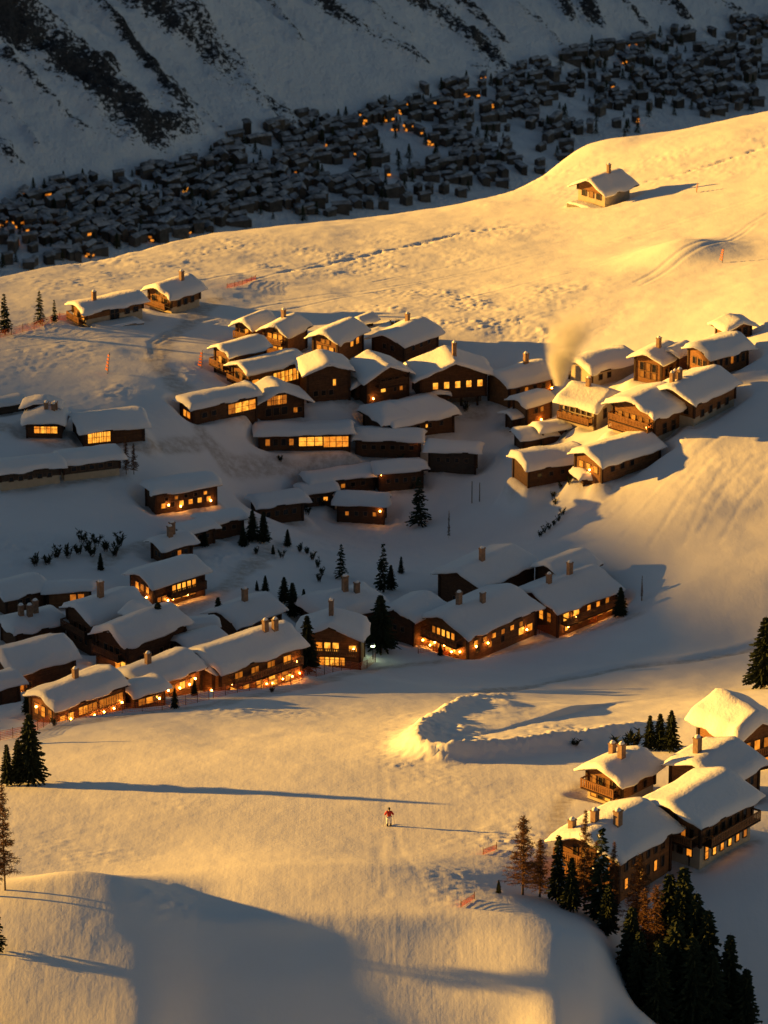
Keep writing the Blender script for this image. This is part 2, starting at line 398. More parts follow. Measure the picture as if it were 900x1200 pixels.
def build_shade_ridge():
    # unseen ridge added to the left, its crest shaped to shade the hollow
    crest = np.array([(85, -133.2), (445, -93.2), (580, -78.2), (596, -78.7), (612, -80.2), (624, -81.2), (647, -83.5), (660, -82.2), (672, -81.2), (685, -80.7), (697, -81.2), (705, -82.7), (715, -84.0), (721, -85.2), (729, -86.7), (737, -88.7), (754, -93.7), (769, -96.7), (777, -98.5), (784, -102.2), (798, -104.7), (811, -106.7), (820, -107.7), (829, -109.2), (845, -115.2), (895, -133.2), (1025, -183.2), (1095, -253.2)], float)
    ys = np.arange(100, 1121, 6.0); xs = np.concatenate([np.arange(-1400, -930, 40), np.arange(-930, -869, 6), np.arange(-860, -480, 30)])
    X, Y = np.meshgrid(xs, ys)
    c = np.interp(ys, crest[:, 0], crest[:, 1])
    c = np.convolve(np.pad(c, 2, mode='edge'), np.ones(5)/5, 'valid')[:, None]
    d = np.abs(X+900)
    Z = np.maximum(c - 0.012*np.minimum(d, 30)**2 - 0.55*np.clip(d-30, 0, None) + np.clip(d-20, 0, 60)/60*14*fbm(X/60, Y/60, 3), -640)
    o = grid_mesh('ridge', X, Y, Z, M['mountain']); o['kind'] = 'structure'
    o['label'] = 'unseen snow covered ridge added to shade the hollow'
build_shade_ridge()

# ------------------------------------------------------------------ light
w = bpy.data.worlds.new('World'); sc.world = w; w.use_nodes = True
nt = w.node_tree
sky = nt.nodes.new('ShaderNodeTexSky'); sky.sky_type = 'NISHITA'; sky.sun_disc = False
sky.sun_elevation = SUN_EL
sky.sun_rotation = math.atan2(SUN[0], SUN[1])      # measured from +Y towards +X
sky.altitude = 1800; sky.air_density = 1.0; sky.dust_density = 0.6; sky.ozone_density = 2.0
bg = nt.nodes['Background']; tint = nt.nodes.new('ShaderNodeMix'); tint.data_type = 'RGBA'; tint.blend_type = 'MULTIPLY'; tint.inputs['Factor'].default_value = 1.0
tint.inputs['B'].default_value = (*SKY_TINT, 1)
nt.links.new(sky.outputs[0], tint.inputs['A']); nt.links.new(tint.outputs['Result'], bg.inputs[0]); bg.inputs[1].default_value = SKY_STR
sl = bpy.data.lights.new('sun', 'SUN'); sl.energy = 5.0; sl.angle = R(0.8); sl.color = SUN_COL
so = bpy.data.objects.new('sun', sl); COL.objects.link(so)
so.rotation_euler = Vector(SUN).to_track_quat('Z', 'Y').to_euler()
sc.view_settings.view_transform = 'Standard'; sc.view_settings.look = 'None'
sc.view_settings.exposure = EXPO; sc.view_settings.gamma = 1.0
sc.cycles.use_denoising = True
sc.cycles.max_bounces = 5; sc.cycles.diffuse_bounces = 3; sc.cycles.glossy_bounces = 2; sc.cycles.transmission_bounces = 2
sc.cycles.volume_bounces = 1
# ------------------------------------------------------------------ building materials
def wood_mat(name, c0, c1, sc_z=9.0):
    m, nt, b = newmat(name)
    p = pos(nt, True)
    oi = N(nt, 'ShaderNodeObjectInfo')
    plank = noise(nt, 1.0, 2, .5, mapped(nt, p, (.6, .6, sc_z)))
    grain = noise(nt, 3.0, 4, .6, p)
    mx = N(nt, 'ShaderNodeMath', operation='ADD'); nt.links.new(plank, mx.inputs[0]); nt.links.new(grain, mx.inputs[1])
    hf = N(nt, 'ShaderNodeMath', operation='MULTIPLY'); nt.links.new(mx.outputs[0], hf.inputs[0]); hf.inputs[1].default_value = .5
    c = ramp(nt, hf.outputs[0], [(0.32, c0), (0.68, c1)])
    nt.links.new(c, b.inputs['Base Color'])
    b.inputs['Roughness'].default_value = 0.75; b.inputs['Specular IOR Level'].default_value = 0.25
    bump(nt, b, [(plank, 0.05)], 1.0)
    return m
M['wood'] = wood_mat('dark_timber', (0.055, 0.027, 0.014), (0.14, 0.066, 0.032))
M['wood2'] = wood_mat('red_timber', (0.12, 0.054, 0.021), (0.31, 0.142, 0.055))
M['wood3'] = wood_mat('grey_timber', (0.04, 0.03, 0.024), (0.10, 0.072, 0.052))
M['beam'] = wood_mat('beam_timber', (0.03, 0.016, 0.01), (0.075, 0.036, 0.02), 2.0)
def plain(name, col, rough=.7, var=.25, scale=1.5, per=0):
    m, nt, b = newmat(name)
    n = noise(nt, scale, 4, .6, pos(nt, True))
    c = ramp(nt, n, [(0.3, tuple(x*(1-var) for x in col)), (0.7, tuple(min(1, x*(1+var)) for x in col))])
    if per:                                       # every house its own shade of the material
        oi = N(nt, 'ShaderNodeObjectInfo'); hs = N(nt, 'ShaderNodeHueSaturation'); nt.links.new(c, hs.inputs['Color'])
        mr = N(nt, 'ShaderNodeMapRange'); mr.inputs['To Min'].default_value = 1-per; mr.inputs['To Max'].default_value = 1+per*1.6
        nt.links.new(oi.outputs['Random'], mr.inputs[0]); nt.links.new(mr.outputs[0], hs.inputs['Value']); c = hs.outputs[0]
    nt.links.new(c, b.inputs['Base Color']); b.inputs['Roughness'].default_value = rough
    bump(nt, b, [(n, 0.02)], 1.0)
    return m
M['plaster'] = plain('plaster', (0.46, 0.38, 0.27), .85, .12)
M['stone'] = plain('stone', (0.20, 0.17, 0.14), .9, .35, 3)
M['brick'] = plain('chimney_stone', (0.26, 0.16, 0.10), .9, .3, 3)
M['frame'] = plain('window_frame', (0.13, 0.07, 0.035), .6, .2)
M['metal'] = plain('dark_metal', (0.04, 0.04, 0.045), .5, .2)
M['net'] = plain('orange_net', (0.62, 0.13, 0.03), .7, .15)
M['red'] = plain('red_cloth', (0.42, 0.02, 0.015), .8, .15)
M['white'] = plain('white_cloth', (0.78, 0.77, 0.75), .8, .06)
M['black'] = plain('black_cloth', (0.02, 0.02, 0.022), .7, .2)
M['skin'] = plain('skin', (0.5, 0.3, 0.2), .6, .05)
def lit_mat(name, col, strength):
    m, nt, b = newmat(name)
    p = pos(nt, True); oi = N(nt, 'ShaderNodeObjectInfo')
    add = N(nt, 'ShaderNodeVectorMath', operation='ADD'); nt.links.new(p, add.inputs[0])
    sc_ = N(nt, 'ShaderNodeMath', operation='MULTIPLY'); sc_.inputs[1].default_value = 37.0
    nt.links.new(oi.outputs['Random'], sc_.inputs[0]); nt.links.new(sc_.outputs[0], add.inputs[1])
    n = noise(nt, 1.6, 3, .6, add.outputs[0])
    c = ramp(nt, n, [(0.3, tuple(x*f for x, f in zip(col, (.45, .34, .25)))), (0.55, col), (0.75, (col[0], col[1]*1.25, col[2]*1.8))])
    b.inputs['Base Color'].default_value = (0.1, 0.06, 0.03, 1)
    nt.links.new(c, b.inputs['Emission Color']); b.inputs['Emission Strength'].default_value = strength
    b.inputs['Roughness'].default_value = .2
    return m
LITS = [lit_mat('lit_window_dim', (0.80, 0.22, 0.016), 0.22), lit_mat('lit_window', (1.0, 0.31, 0.024), 0.42), lit_mat('lit_window_bright', (1.0, 0.38, 0.036), 0.58)]
M['glass'] = plain('dark_glass', (0.018, 0.016, 0.015), .15, .2)
def emis(name, col, s):
    m, nt, b = newmat(name)
    b.inputs['Emission Color'].default_value = (*col, 1); b.inputs['Emission Strength'].default_value = s
    b.inputs['Base Color'].default_value = (.8, .8, .8, 1); return m
M['lamp'] = emis('lamp_glow', (1.0, 0.36, 0.05), 28.0)
M['lamp_green'] = emis('lamp_green', (0.80, 1.0, 0.50), 22.0)

# ------------------------------------------------------------------ mesh helpers
class MB:
    def __init__(s): s.v = []; s.f = []; s.m = []
    def box(s, lo, hi, mi=0, R_=None, T=None):
        x0, y0, z0 = lo; x1, y1, z1 = hi
        vs = [(x0,y0,z0),(x1,y0,z0),(x1,y1,z0),(x0,y1,z0),(x0,y0,z1),(x1,y0,z1),(x1,y1,z1),(x0,y1,z1)]
        return s.add(vs, [(3,2,1,0),(4,5,6,7),(0,1,5,4),(1,2,6,5),(2,3,7,6),(3,0,4,7)], mi, R_, T)
    def add(s, vs, fs, mi=0, R_=None, T=None):
        n = len(s.v)
        for p in vs:
            p = Vector(p)
            if R_ is not None: p = R_ @ p
            if T is not None: p = p + Vector(T)
            s.v.append(tuple(p))
        for f in fs: s.f.append(tuple(n+i for i in f)); s.m.append(mi)
        return s
    def tube(s, a, b, r0, r1, k=6, mi=0):
        a = Vector(a); b = Vector(b); d = (b-a).normalized()
        q = d.to_track_quat('Z', 'Y')
        vs = []; 
        for c, r in ((a, r0), (b, r1)):
            for i in range(k):
                t = 2*math.pi*i/k; vs.append(tuple(c + q @ Vector((r*math.cos(t), r*math.sin(t), 0))))
        fs = [(i, (i+1) % k, k+(i+1) % k, k+i) for i in range(k)] + [tuple(range(k-1, -1, -1)), tuple(range(k, 2*k))]
        return s.add(vs, fs, mi)
    def mesh(s, name, mats, smooth=False):
        me = bpy.data.meshes.new(name); me.from_pydata(s.v, [], s.f)
        for m in (mats if isinstance(mats, (list, tuple)) else [mats]): me.materials.append(m)
        if any(s.m): me.polygons.foreach_set('material_index', s.m)
        if smooth: me.polygons.foreach_set('use_smooth', [True]*len(s.f))
        me.update(); return me
    def build(s, name, mats, parent=None, loc=(0,0,0), rz=0.0, smooth=False):
        return link(name, s.mesh(name, mats, smooth), parent, loc, rz)
def link(name, me, parent=None, loc=(0,0,0), rz=0.0):
    o = bpy.data.objects.new(name, me); COL.objects.link(o)
    o.location = loc; o.rotation_euler = (0, 0, rz)
    if parent is not None: o.parent = parent
    return o
def thing(name, label, cat, loc=(0,0,0), rz=0.0, group=None):
    o = link(name, None, None, loc, rz); o['label'] = label; o['category'] = cat
    o.empty_display_size = 1.0
    if group: o['group'] = group
    return o

_WC = {}
def window_meshes(w, h, nx, ny, mat):
    k = (round(w, 2), round(h, 2), nx, ny)
    if k not in _WC:
        b = MB(); t = .07
        b.box((-.05, -w/2-t, -h/2-t), (.06, -w/2, h/2+t)); b.box((-.05, w/2, -h/2-t), (.06, w/2+t, h/2+t))
        b.box((-.05, -w/2, h/2), (.06, w/2, h/2+t)); b.box((-.05, -w/2, -h/2-t), (.10, w/2, -h/2))
        for i in range(1, nx): y = -w/2 + w*i/nx; b.box((-.02, y-.035, -h/2), (.05, y+.035, h/2))
        for i in range(1, ny): z = -h/2 + h*i/ny; b.box((-.02, -w/2, z-.025), (.045, w/2, z+.025))
        _WC[k] = b.mesh('window', M['frame'])
    k2 = k + (mat.name,)
    if k2 not in _WC:
        _WC[k2] = MB().box((-.03, -w/2, -h/2), (.015, w/2, h/2)).mesh('pane', mat)
    return _WC[k], _WC[k2]
def put_window(root, loc, rz, w, h, nx, ny, mat):
    a, b = window_meshes(w, h, nx, ny, mat)
    f = link('window', a, root, loc, rz); link('pane', b, f)
    return f
def snow_cap(L, W, pitch, hip, th, rng, name='roof_snow', sag=0.12):
    """thick rounded snow lying on a gable roof; local frame of the roof, ridge along x, ridge height 0"""
    nx, ny = max(10, min(34, int(L/.5))), max(12, min(30, int(W/.5)))
    rr = rng.uniform(.2, .46); tp = math.tan(pitch); s1, s2 = rng.uniform(0, 90), rng.uniform(0, 90)
    u = np.linspace(-1, 1, nx); v = np.linspace(-1, 1, ny)
    u = np.sign(u)*np.abs(u)**.8; v = np.sign(v)*np.abs(v)**.85        # denser near the edges
    U, V = np.meshgrid(u, v, indexing='ij')
    X = U*L/2; Y = V*W/2
    # wavy outline
    ed = np.maximum(np.abs(U), np.abs(V))**6
    X = X + ed*.45*vnoise(Y*.9+s1, X*.5+s2)*np.abs(U); Y = Y + ed*.5*vnoise(X*.7+s2, Y*.4+s1)*np.abs(V)
    def base(X, Y, soft):
        z = -np.sqrt(Y*Y + soft*soft)*tp + soft*tp
        if hip: z = np.minimum(z, -(np.abs(X) - (L/2 - hip))*tp*1.1 - .02)
        return z
    e = np.minimum((1-np.abs(U))*L/2, (1-np.abs(V))*W/2)
    pr = np.sqrt(np.clip(1-(1-np.clip(e/rr, 0, 1))**2, 0, 1))
    lump = 1 + .62*fbm(X*.26+s1, Y*.26+s2, 3) - sag
    Zt = base(X, Y, .13) + th*pr*lump
    Zb = base(X, Y, .02) - .03 - .10*(e < .02)
    b = MB(); n = nx*ny
    co = [(x, y, z) for x, y, z in zip(X.ravel(), Y.ravel(), Zt.ravel())] + [(x, y, z) for x, y, z in zip(X.ravel(), Y.ravel(), Zb.ravel())]
    fs = []
    for i in range(nx-1):
        for j in range(ny-1):
            a = i*ny+j; fs.append((a, a+ny, a+ny+1, a+1)); fs.append((n+a, n+a+1, n+a+ny+1, n+a+ny))
    bd = [i*ny for i in range(nx)] + [(nx-1)*ny+j for j in range(1, ny)] + [i*ny+ny-1 for i in range(nx-2, -1, -1)] + [j for j in range(ny-2, 0, -1)]
    for k in range(len(bd)):
        a, c = bd[k], bd[(k+1) % len(bd)]; fs.append((c, a, n+a, n+c))
    b.add(co, fs); return b
def roof_slab(L, W, pitch, hip, t=.16):
    tp = math.tan(pitch); b = MB()
    x = L/2; y = W/2
    if hip:
        r = max(L/2-hip, .3)
        zt = [(-r,0,0),(r,0,0)]
        ze = -y*tp
        top = [(-x,-y,ze),(x,-y,ze),(x,y,ze),(-x,y,ze),(-r,0,0),(r,0,0)]
        bot = [(p[0],p[1],p[2]-t) for p in top]
        f = [(0,1,5,4),(1,2,5),(2,3,4,5),(3,0,4)]
        b.add(top+bot, f + [tuple(6+i for i in reversed(q)) for q in f] + [(1,0,6,7),(2,1,7,8),(3,2,8,9),(0,3,9,6)])
    else:
        ze = -y*tp
        prof = [(-y,ze),(0,0),(y,ze),(y,ze-t),(0,-t),(-y,ze-t)]
        vs = [(-x,p[0],p[1]) for p in prof] + [(x,p[0],p[1]) for p in prof]
        fs = [(0,1,7,6),(1,2,8,7),(2,3,9,8),(3,4,10,9),(4,5,11,10),(5,0,6,11),(0,5,4,1),(1,4,3,2),(7,10,11,6),(8,9,10,7)]
        b.add(vs, fs)
    return b
def wall_body(L, W, h, pitch, hip, deep, low=0):
    tp = math.tan(pitch); b = MB(); x = L/2; y = W/2; zr = h + (0 if hip else y*tp)
    z0 = low
    vs = [(-x,-y,z0),(x,-y,z0),(x,y,z0),(-x,y,z0),(-x,-y,h),(x,-y,h),(x,y,h),(-x,y,h),(-x,0,zr),(x,0,zr)]
    if hip: b.add(vs[:8], [(3,2,1,0),(0,1,5,4),(1,2,6,5),(2,3,7,6),(3,0,4,7),(4,5,6,7)])
    else: b.add(vs, [(3,2,1,0),(0,1,5,4),(1,2,6,9,5),(2,3,7,6),(3,0,4,8,7),(4,5,9,8),(6,7,8,9)])
    return b
CHALETS = []
GROUP = 'chalets of the village'
def chalet(u, v, yaw, Lp, Wp, hp, label, pitch=23, sn=.55, hip=0, wood='wood', wins=(), chim=(), lamps=(), balc=(), plinth=None, ov=6, deep=3.0, posts=False, wings=(), seed=0, name='chalet', cat='chalet', eave_beam=True, terrace=None):
    rng = random.Random(seed or int(u*7+v*13))
    pr = R(pitch)
    p0 = hit(zplain, u, v, 3.0); s = math.sqrt(p0[1]**2+p0[2]**2)/F
    L, W, h, o = Lp*s, Wp*s, hp*s, ov*s
    rise = W/2*math.tan(pr)
    off = h + .5*rise - o*math.tan(pr)*.5 + sn*.5
    p = hit(zplain, u, v, off)
    z0 = p[2]-off; yw = R(yaw)
    PADS.append((p[0], p[1], z0-.45, math.cos(yw), math.sin(yw), L/2-o, W/2-o))
    root = thing(name, label, cat, (p[0], p[1], z0), yw, GROUP)
    root['_s'] = s
    block(root, 0, 0, 0, 0, L, W, h, pr, sn, hip*s, M[wood], s, rng, o, deep, wins, chim, lamps, balc, plinth, posts, terrace)
    for w in wings:
        k = dict(w)
        block(root, k.pop('dx')*s, k.pop('dy')*s, k.pop('dz', 0)*s, R(k.pop('turn', 0)), k.pop('L')*s, k.pop('W')*s, k.pop('h')*s, R(k.pop('pitch', pitch)), k.pop('sn', sn), k.pop('hip', 0)*s,
              M[k.pop('wood', wood)], s, rng, k.pop('ov', ov)*s, deep, k.pop('wins', ()), k.pop('chim', ()), k.pop('lamps', ()), k.pop('balc', ()), k.pop('plinth', None), False, None)
    CHALETS.append(root)
    return root
_SPH = {}
def ball(r, seg=10):
    if r not in _SPH:
        b = MB(); vs = []; fs = []; n = seg; m = seg//2
        for i in range(m+1):
            for j in range(n):
                a = math.pi*i/m; c = 2*math.pi*j/n; vs.append((r*math.sin(a)*math.cos(c), r*math.sin(a)*math.sin(c), r*math.cos(a)))
        for i in range(m):
            for j in range(n): fs.append((i*n+j, (i+1)*n+j, (i+1)*n+(j+1) % n, i*n+(j+1) % n))
        b.add(vs, fs); _SPH[r] = b
    return _SPH[r]
_LAMP = []
def block(root, dx, dy, dz, turn, L, W, h, pr, sn, hip, wm, s, rng, o, deep, wins, chim, lamps, balc, plinth, posts, terrace):
    l, w = L - 2*o, W - 2*o                       # the walls stand inside the eaves
    tp = math.tan(pr)
    Rm = Matrix.Rotation(turn, 3, 'Z')
    def pt(x, y, z): q = Rm @ Vector((x, y, z)); return (q.x+dx, q.y+dy, q.z+dz)
    ph = (plinth or 0)*s
    wall_body(l, w, h, pr, hip, deep, ph if ph else -deep if not posts else 0).build('wall', wm, root, pt(0, 0, 0), turn)
    if ph: MB().box((-l/2+.05, -w/2+.05, -deep), (l/2-.05, w/2-.05, ph)).build('plinth', M['plaster'], root, pt(0, 0, 0), turn)
    # a timber string course and corner posts give the facade relief
    for sx in (-1, 1):
        for sy in (-1, 1):
            MB().box((sx*l/2-.14, sy*w/2-.14, (ph or -deep) if not posts else 0), (sx*l/2+.14, sy*w/2+.14, h-.05)).build('corner_post', M['beam'], root, pt(0, 0, 0), turn)
    zr = h + w/2*tp                                # ridge under side
    if hip: zr = h + w/2*tp
    rf = roof_slab(L, W, pr, hip).build('roof', M['beam'], root, pt(0, 0, zr+.17), turn)
    snow_cap(L+.3, W+.3, pr, hip, sn*.66*rng.uniform(.62, 1.35), rng).build('roof_snow', M['roof_snow'], rf, (0, 0, .03), 0, True)
    if posts:
        for k in range(4):
            x = l/2 - .2; y = -w/2 + w*(k+.5)/4
            MB().box((x-.13, y-.13, -deep), (x+.13, y+.13, 0)).build('stilt', M['beam'], root, pt(0, 0, 0), turn)
        MB().box((-l/2+.4, -w/2+.3, -deep), (l/2-1.4, w/2-.3, -.02)).build('plinth', M['stone'], root, pt(0, 0, 0), turn)
    faces = {'F': (Vector((1,0,0)), Vector((0,1,0)), l/2, w/2), 'B': (Vector((-1,0,0)), Vector((0,-1,0)), l/2, w/2),
             'S': (Vector((0,1,0)), Vector((-1,0,0)), w/2, l/2), 'T': (Vector((0,-1,0)), Vector((1,0,0)), w/2, l/2)}
    for wd in wins:
        face, n, z, ww, hh, a0, a1, lit = wd[:8]
        nrm, rt, dd, half = faces[face]
        ang = math.atan2(nrm.y, nrm.x)
        for i in range(n):
            a = a0 + (a1-a0)*(i+.5)/n
            q = nrm*(dd+.02) + rt*(a*half) + Vector((0, 0, z*s))
            if isinstance(lit, str): ch = lit[i % len(lit)]
            else: ch = rng.choice('123') if rng.random() < lit else 'd'
            mat = M['glass'] if ch == 'd' else LITS[int(ch)-1]
            Wd, Hd = max(.4, ww*s), max(.4, hh*s)
            put_window(root, pt(*q), turn+ang, Wd, Hd, max(1, round(Wd/.7)), 2 if Hd > 1.1 else 1, mat)
    for (cx, cy, ch) in chim:
        x, y = cx*l/2, cy*w/2
        zb = zr - abs(y)*tp
        cw = .20 + .06*ch/14; hc = ch*s
        c = MB().box((x-cw*1.25, y-cw, zb-.3), (x+cw*1.25, y+cw, zb+hc+sn)).box((x-cw*1.45, y-cw*1.2, zb+hc+sn), (x+cw*1.45, y+cw*1.2, zb+hc+sn+.12)).build('chimney', M['brick'], root, pt(0, 0, 0), turn)
        k = MB(); sb = ball(1.0); k.add([(p[0]*cw*1.3+x, p[1]*cw*1.05+y, max(p[2], 0)*.28+zb+hc+sn+.10) for p in sb.v], sb.f); k.build('chimney_snow', M['roof_snow'], c, smooth=True)
    for bl in balc:
        face, z, a0, a1 = bl[:4]
        nrm, rt, dd, half = faces[face]; ang = math.atan2(nrm.y, nrm.x)
        y0, y1 = sorted((a0*half, a1*half)); zz = z*s; D = 1.15
        b = MB().box((0, y0, zz-.12), (D, y1, zz))
        bo = b.build('balcony', M['beam'], root, pt(*(nrm*dd)), turn+ang)
        r = MB(); r.box((D-.07, y0, zz+.86), (D+.02, y1, zz+.96)); r.box((D-.05, y0, zz+.10), (D, y1, zz+.18))
        n = max(3, int((y1-y0)/.24))
        for i in range(n):
            y = y0 + (y1-y0)*(i+.5)/n; r.box((D-.045, y-.085, zz+.12), (D-.01, y+.085, zz+.86))
        for yy in (y0, y1-.08): r.box((0, yy, zz+.80), (D, yy+.08, zz+.96)); r.box((D-.08, yy, zz-.1), (D+.01, yy+.08, zz+.9))
        r.build('railing', M['wood2'] if wm is M['plaster'] else wm, bo)
    for lm in lamps:
        face, a, z = lm[:3]
        nrm, rt, dd, half = faces[face]
        q = nrm*(dd+.28) + rt*(a*half) + Vector((0, 0, z*s))
        if not _LAMP: _LAMP.append(ball(.115, 8).mesh('wall_lamp', M['lamp'], True))
        link('wall_lamp', _LAMP[0], root, pt(*q))
    if terrace:
        face, dep, zt, a0, a1 = terrace
        nrm, rt, dd, half = faces[face]; ang = math.atan2(nrm.y, nrm.x)
        y0, y1 = sorted((a0*half, a1*half)); D = dep*s
        t = MB().box((0, y0, -deep), (D, y1, zt*s)).build('terrace', M['stone'], root, pt(*(nrm*(dd+.003))), turn+ang)
        nx = 14; ny = 6
        sw = snow_cap(D, y1-y0, R(1), 0, .35, rng, 'terrace_snow'); sw.build('terrace_snow', M['roof_snow'], t, (D/2, (y0+y1)/2, zt*s+.05), 0, True)
# ------------------------------------------------------------------ the chalets, cluster by cluster
# upper left pair
GROUP = 'chalets below the upper piste'
chalet(204,332,226,58,50,21,'sunlit gabled chalet standing right behind the long terraced chalet under the crest',wood='wood2',
  wins=[('F',3,12,6,8,-.8,.8,'d1d'),('F',2,22,5,6,-.4,.4,'d1'),('S',3,10,5,7,-.7,.7,'d')],balc=[('F',6,-.9,.9)],chim=[(-.3,.3,10)],plinth=7)
chalet(126,350,213,88,44,19,'long low chalet with snowy front terrace and sunlit left gable end',wood='wood2',pitch=15,
  wins=[('F',3,11,7,7,-.8,.8,'1d2'),('S',1,10,11,14,-.15,.15,'d'),('S',2,10,6,6,.3,.9,'d')],plinth=9,balc=[('F',5,-.9,.9)],terrace=('S',22,1,-.9,.7),chim=[(.5,.1,8)])
# left, in the shade
GROUP = 'chalets on the shaded shelf'
chalet(53,484,268,46,52,16,'dark chalet with three chimneys and one broad row of lit panes',hip=14,pitch=20,
  wins=[('F',4,9,7.5,11,-.55,.75,'2323')],chim=[(.3,.1,9),(.1,.5,9),(-.2,.6,10)],wings=[dict(dx=-20,dy=-6,L=26,W=48,h=26,hip=8,sn=.6)])
chalet(127,486,197,84,62,18,'broad roofed chalet with glowing glass front beside a bare tree',pitch=19,
  wins=[('S',3,8,10,13,-.84,-.14,'333'),('F',2,12,5,6,-.5,.5,'d')],lamps=[('S',-.5,19)])
chalet(104,531,199,80,36,19,'long low dark chalet, right and higher half of the stepped row',pitch=12,sn=.75,wood='wood3',
  wins=[('S',5,11,6,5,-.8,.8,'d')],plinth=5)
chalet(32,541,199,84,36,19,'long shed roofed chalet, left and lower half of the stepped dark row',pitch=12,sn=.75,wood='wood3',
  wins=[('S',5,9,5,5,-.8,.8,'d')],plinth=7)
chalet(212,563,204,88,42,24,'lone low chalet on the open snow with a row of small orange lights',pitch=12,sn=.7,
  wins=[('S',6,7,5,6,-.9,.9,'2d3232'),('S',5,15,4,4,-.8,.8,'d1dd2')],lamps=[('S',.8,5),('S',-.2,4),('S',-.6,8)])
chalet(8,467,210,46,26,8,'small low snow roofed hut cut by the left edge of the photo',pitch=14,wood='wood3',name='hut',cat='hut')
# middle cluster
GROUP = 'chalets of the middle cluster'
chalet(298,372,232,48,36,24,'small gabled chalet with sunlit left front, leftmost of the top row of three',wood='wood2',pitch=28,
  wins=[('F',2,18,5,6,-.6,.6,'d2'),('S',1,9,7,9,.15,.65,'2'),('F',2,8,5,7,-.6,.6,'1d')],balc=[('F',11,-.8,.8)])
chalet(334,377,236,52,44,25,'gabled chalet with bright orange balcony facade, middle of the top row of three',wood='wood2',pitch=26,
  wins=[('F',3,18,5.5,8,-.7,.7,'232'),('F',3,8,5.5,7,-.7,.7,'323'),('F',1,27,5,5,-.2,.2,'d')],balc=[('F',12,-.9,.9)],chim=[(-.2,-.3,8)])
chalet(396,384,236,64,46,25,'gabled chalet with two orange side windows, rightmost of the top row of three',wood='wood2',pitch=24,
  wins=[('F',3,11,6,10,-.75,.75,'212'),('F',2,22,5,5,-.4,.4,'1'),('S',2,15,6,9,-.1,.8,'2')])
chalet(475,385,232,76,58,17,'broad roofed dark chalet at the upper right of the middle cluster',pitch=22,wins=[('S',3,9,5,5,-.7,.7,'d'),('F',2,10,5,6,-.5,.5,'d')],chim=[(-.5,-.4,8)])
chalet(428,370,225,26,20,8,'tiny half buried snow hut on the upper edge of the middle cluster',wood='wood3',name='hut',cat='hut')
chalet(281,401,218,62,42,26,'chalet with lit left gable just below the leftmost small gabled chalet',wood='wood2',pitch=22,
  wins=[('F',2,14,6,9,-.6,.6,'2d'),('F',2,5,6,6,-.6,.6,'d1')],balc=[('F',8,-.9,.9)])
chalet(313,420,216,86,46,24,'wide chalet with a long row of tall lit windows under a flat white roof',wood='wood2',pitch=17,
  wins=[('S',7,9,4.6,14,-.1,.95,'3232323'),('S',1,9,9,10,-.95,-.6,'2'),('F',3,14,6,9,-.7,.7,'d1d'),('F',3,4,6,6,-.7,.7,'1dd')],balc=[('F',8,-.9,.9)])
chalet(380,422,285,52,62,34,'tall dark chalet with one tiny yellow window and a sunlit roof hip',pitch=20,wins=[('F',1,20,3,8,.15,.4,'3'),('F',3,8,5,6,-.8,.3,'d')])
chalet(256,461,213,98,40,20,'low long chalet with a bright band of windows at its left end',pitch=12,sn=.75,
  wins=[('S',4,8,9,12,.1,.98,'1332'),('F',2,8,7,8,-.6,.6,'2'),('S',2,8,7,6,-.8,-.2,'d')])
chalet(322,456,290,46,78,22,'gable fronted chalet with dim slanting studio windows, right of the low long chalet',pitch=25,
  wins=[('F',4,23,7,11,-.45,.3,'1121'),('F',3,9,7,9,-.6,.4,'d'),('F',2,8,5,6,.6,.95,'1d')],ov=9)
chalet(443,425,298,60,66,28,'gable fronted chalet with one orange window and a lamp at its dark base',pitch=24,
  wins=[('F',1,12,6,6,-.35,-.1,'3'),('F',3,22,5,5,-.4,.6,'d'),('F',2,10,4,5,.2,.8,'d1')],lamps=[('F',-.75,4)],balc=[('F',18,-.6,.8)],
  wings=[dict(dx=-4,dy=-26,dz=-8,L=30,W=26,h=24,sn=.5)])
chalet(527,422,282,60,98,30,'wide gable fronted chalet with five small yellow windows in a row',pitch=22,
  wins=[('F',5,17,6,8,-.72,.98,'33333')],chim=[(.3,.1,14)],posts=True,ov=10)
chalet(514,458,275,18,30,8,'little lean-to porch with one lit lamp under the five windowed chalet',pitch=14,sn=.4,wins=[('F',1,4,8,4,-.2,.8,'3')],name='shed',cat='shed')
chalet(482,474,210,92,70,17,'round shouldered snow roofed chalet alone below the five windowed chalet',hip=26,pitch=19,sn=.85,
  wins=[('S',1,8,3,4,-.0,.2,'3'),('S',4,8,5,6,-.8,.8,'d')],wings=[dict(dx=34,dy=0,L=44,W=60,h=20,hip=22,sn=.8)])
GROUP = 'long low chalets on the terrace'
chalet(356,499,184,118,34,20,'long low chalet with large bright yellow glass front',pitch=12,sn=.75,
  wins=[('S',2,8,14,13,.42,.98,'22'),('S',3,9,9,11,-.12,.4,'333'),('S',4,9,5,8,-.9,-.2,'1dd1')])
chalet(455,507,177,86,34,20,'long low unlit chalet between the bright glass fronted one and the end one',pitch=12,sn=.7,wins=[('S',6,10,5,5,-.9,.9,'d')],lamps=[('S',.95,20)])
chalet(531,521,174,66,32,24,'low unlit chalet at the right end of the terrace row',pitch=11,sn=.6,wins=[('S',4,12,4,5,-.8,.8,'d')],wood='wood3')
chalet(398,552,201,90,34,18,'low snow roofed chalet in the middle of the lower terrace row',pitch=13,sn=.7,wins=[('S',5,8,5,5,-.8,.8,'dd1')])
chalet(467,543,195,64,34,22,'low snow roofed chalet with a lamp at the right end of the lower terrace row',pitch=13,sn=.75,wins=[('S',4,10,4,5,-.8,.8,'d')],lamps=[('S',-.95,20)])
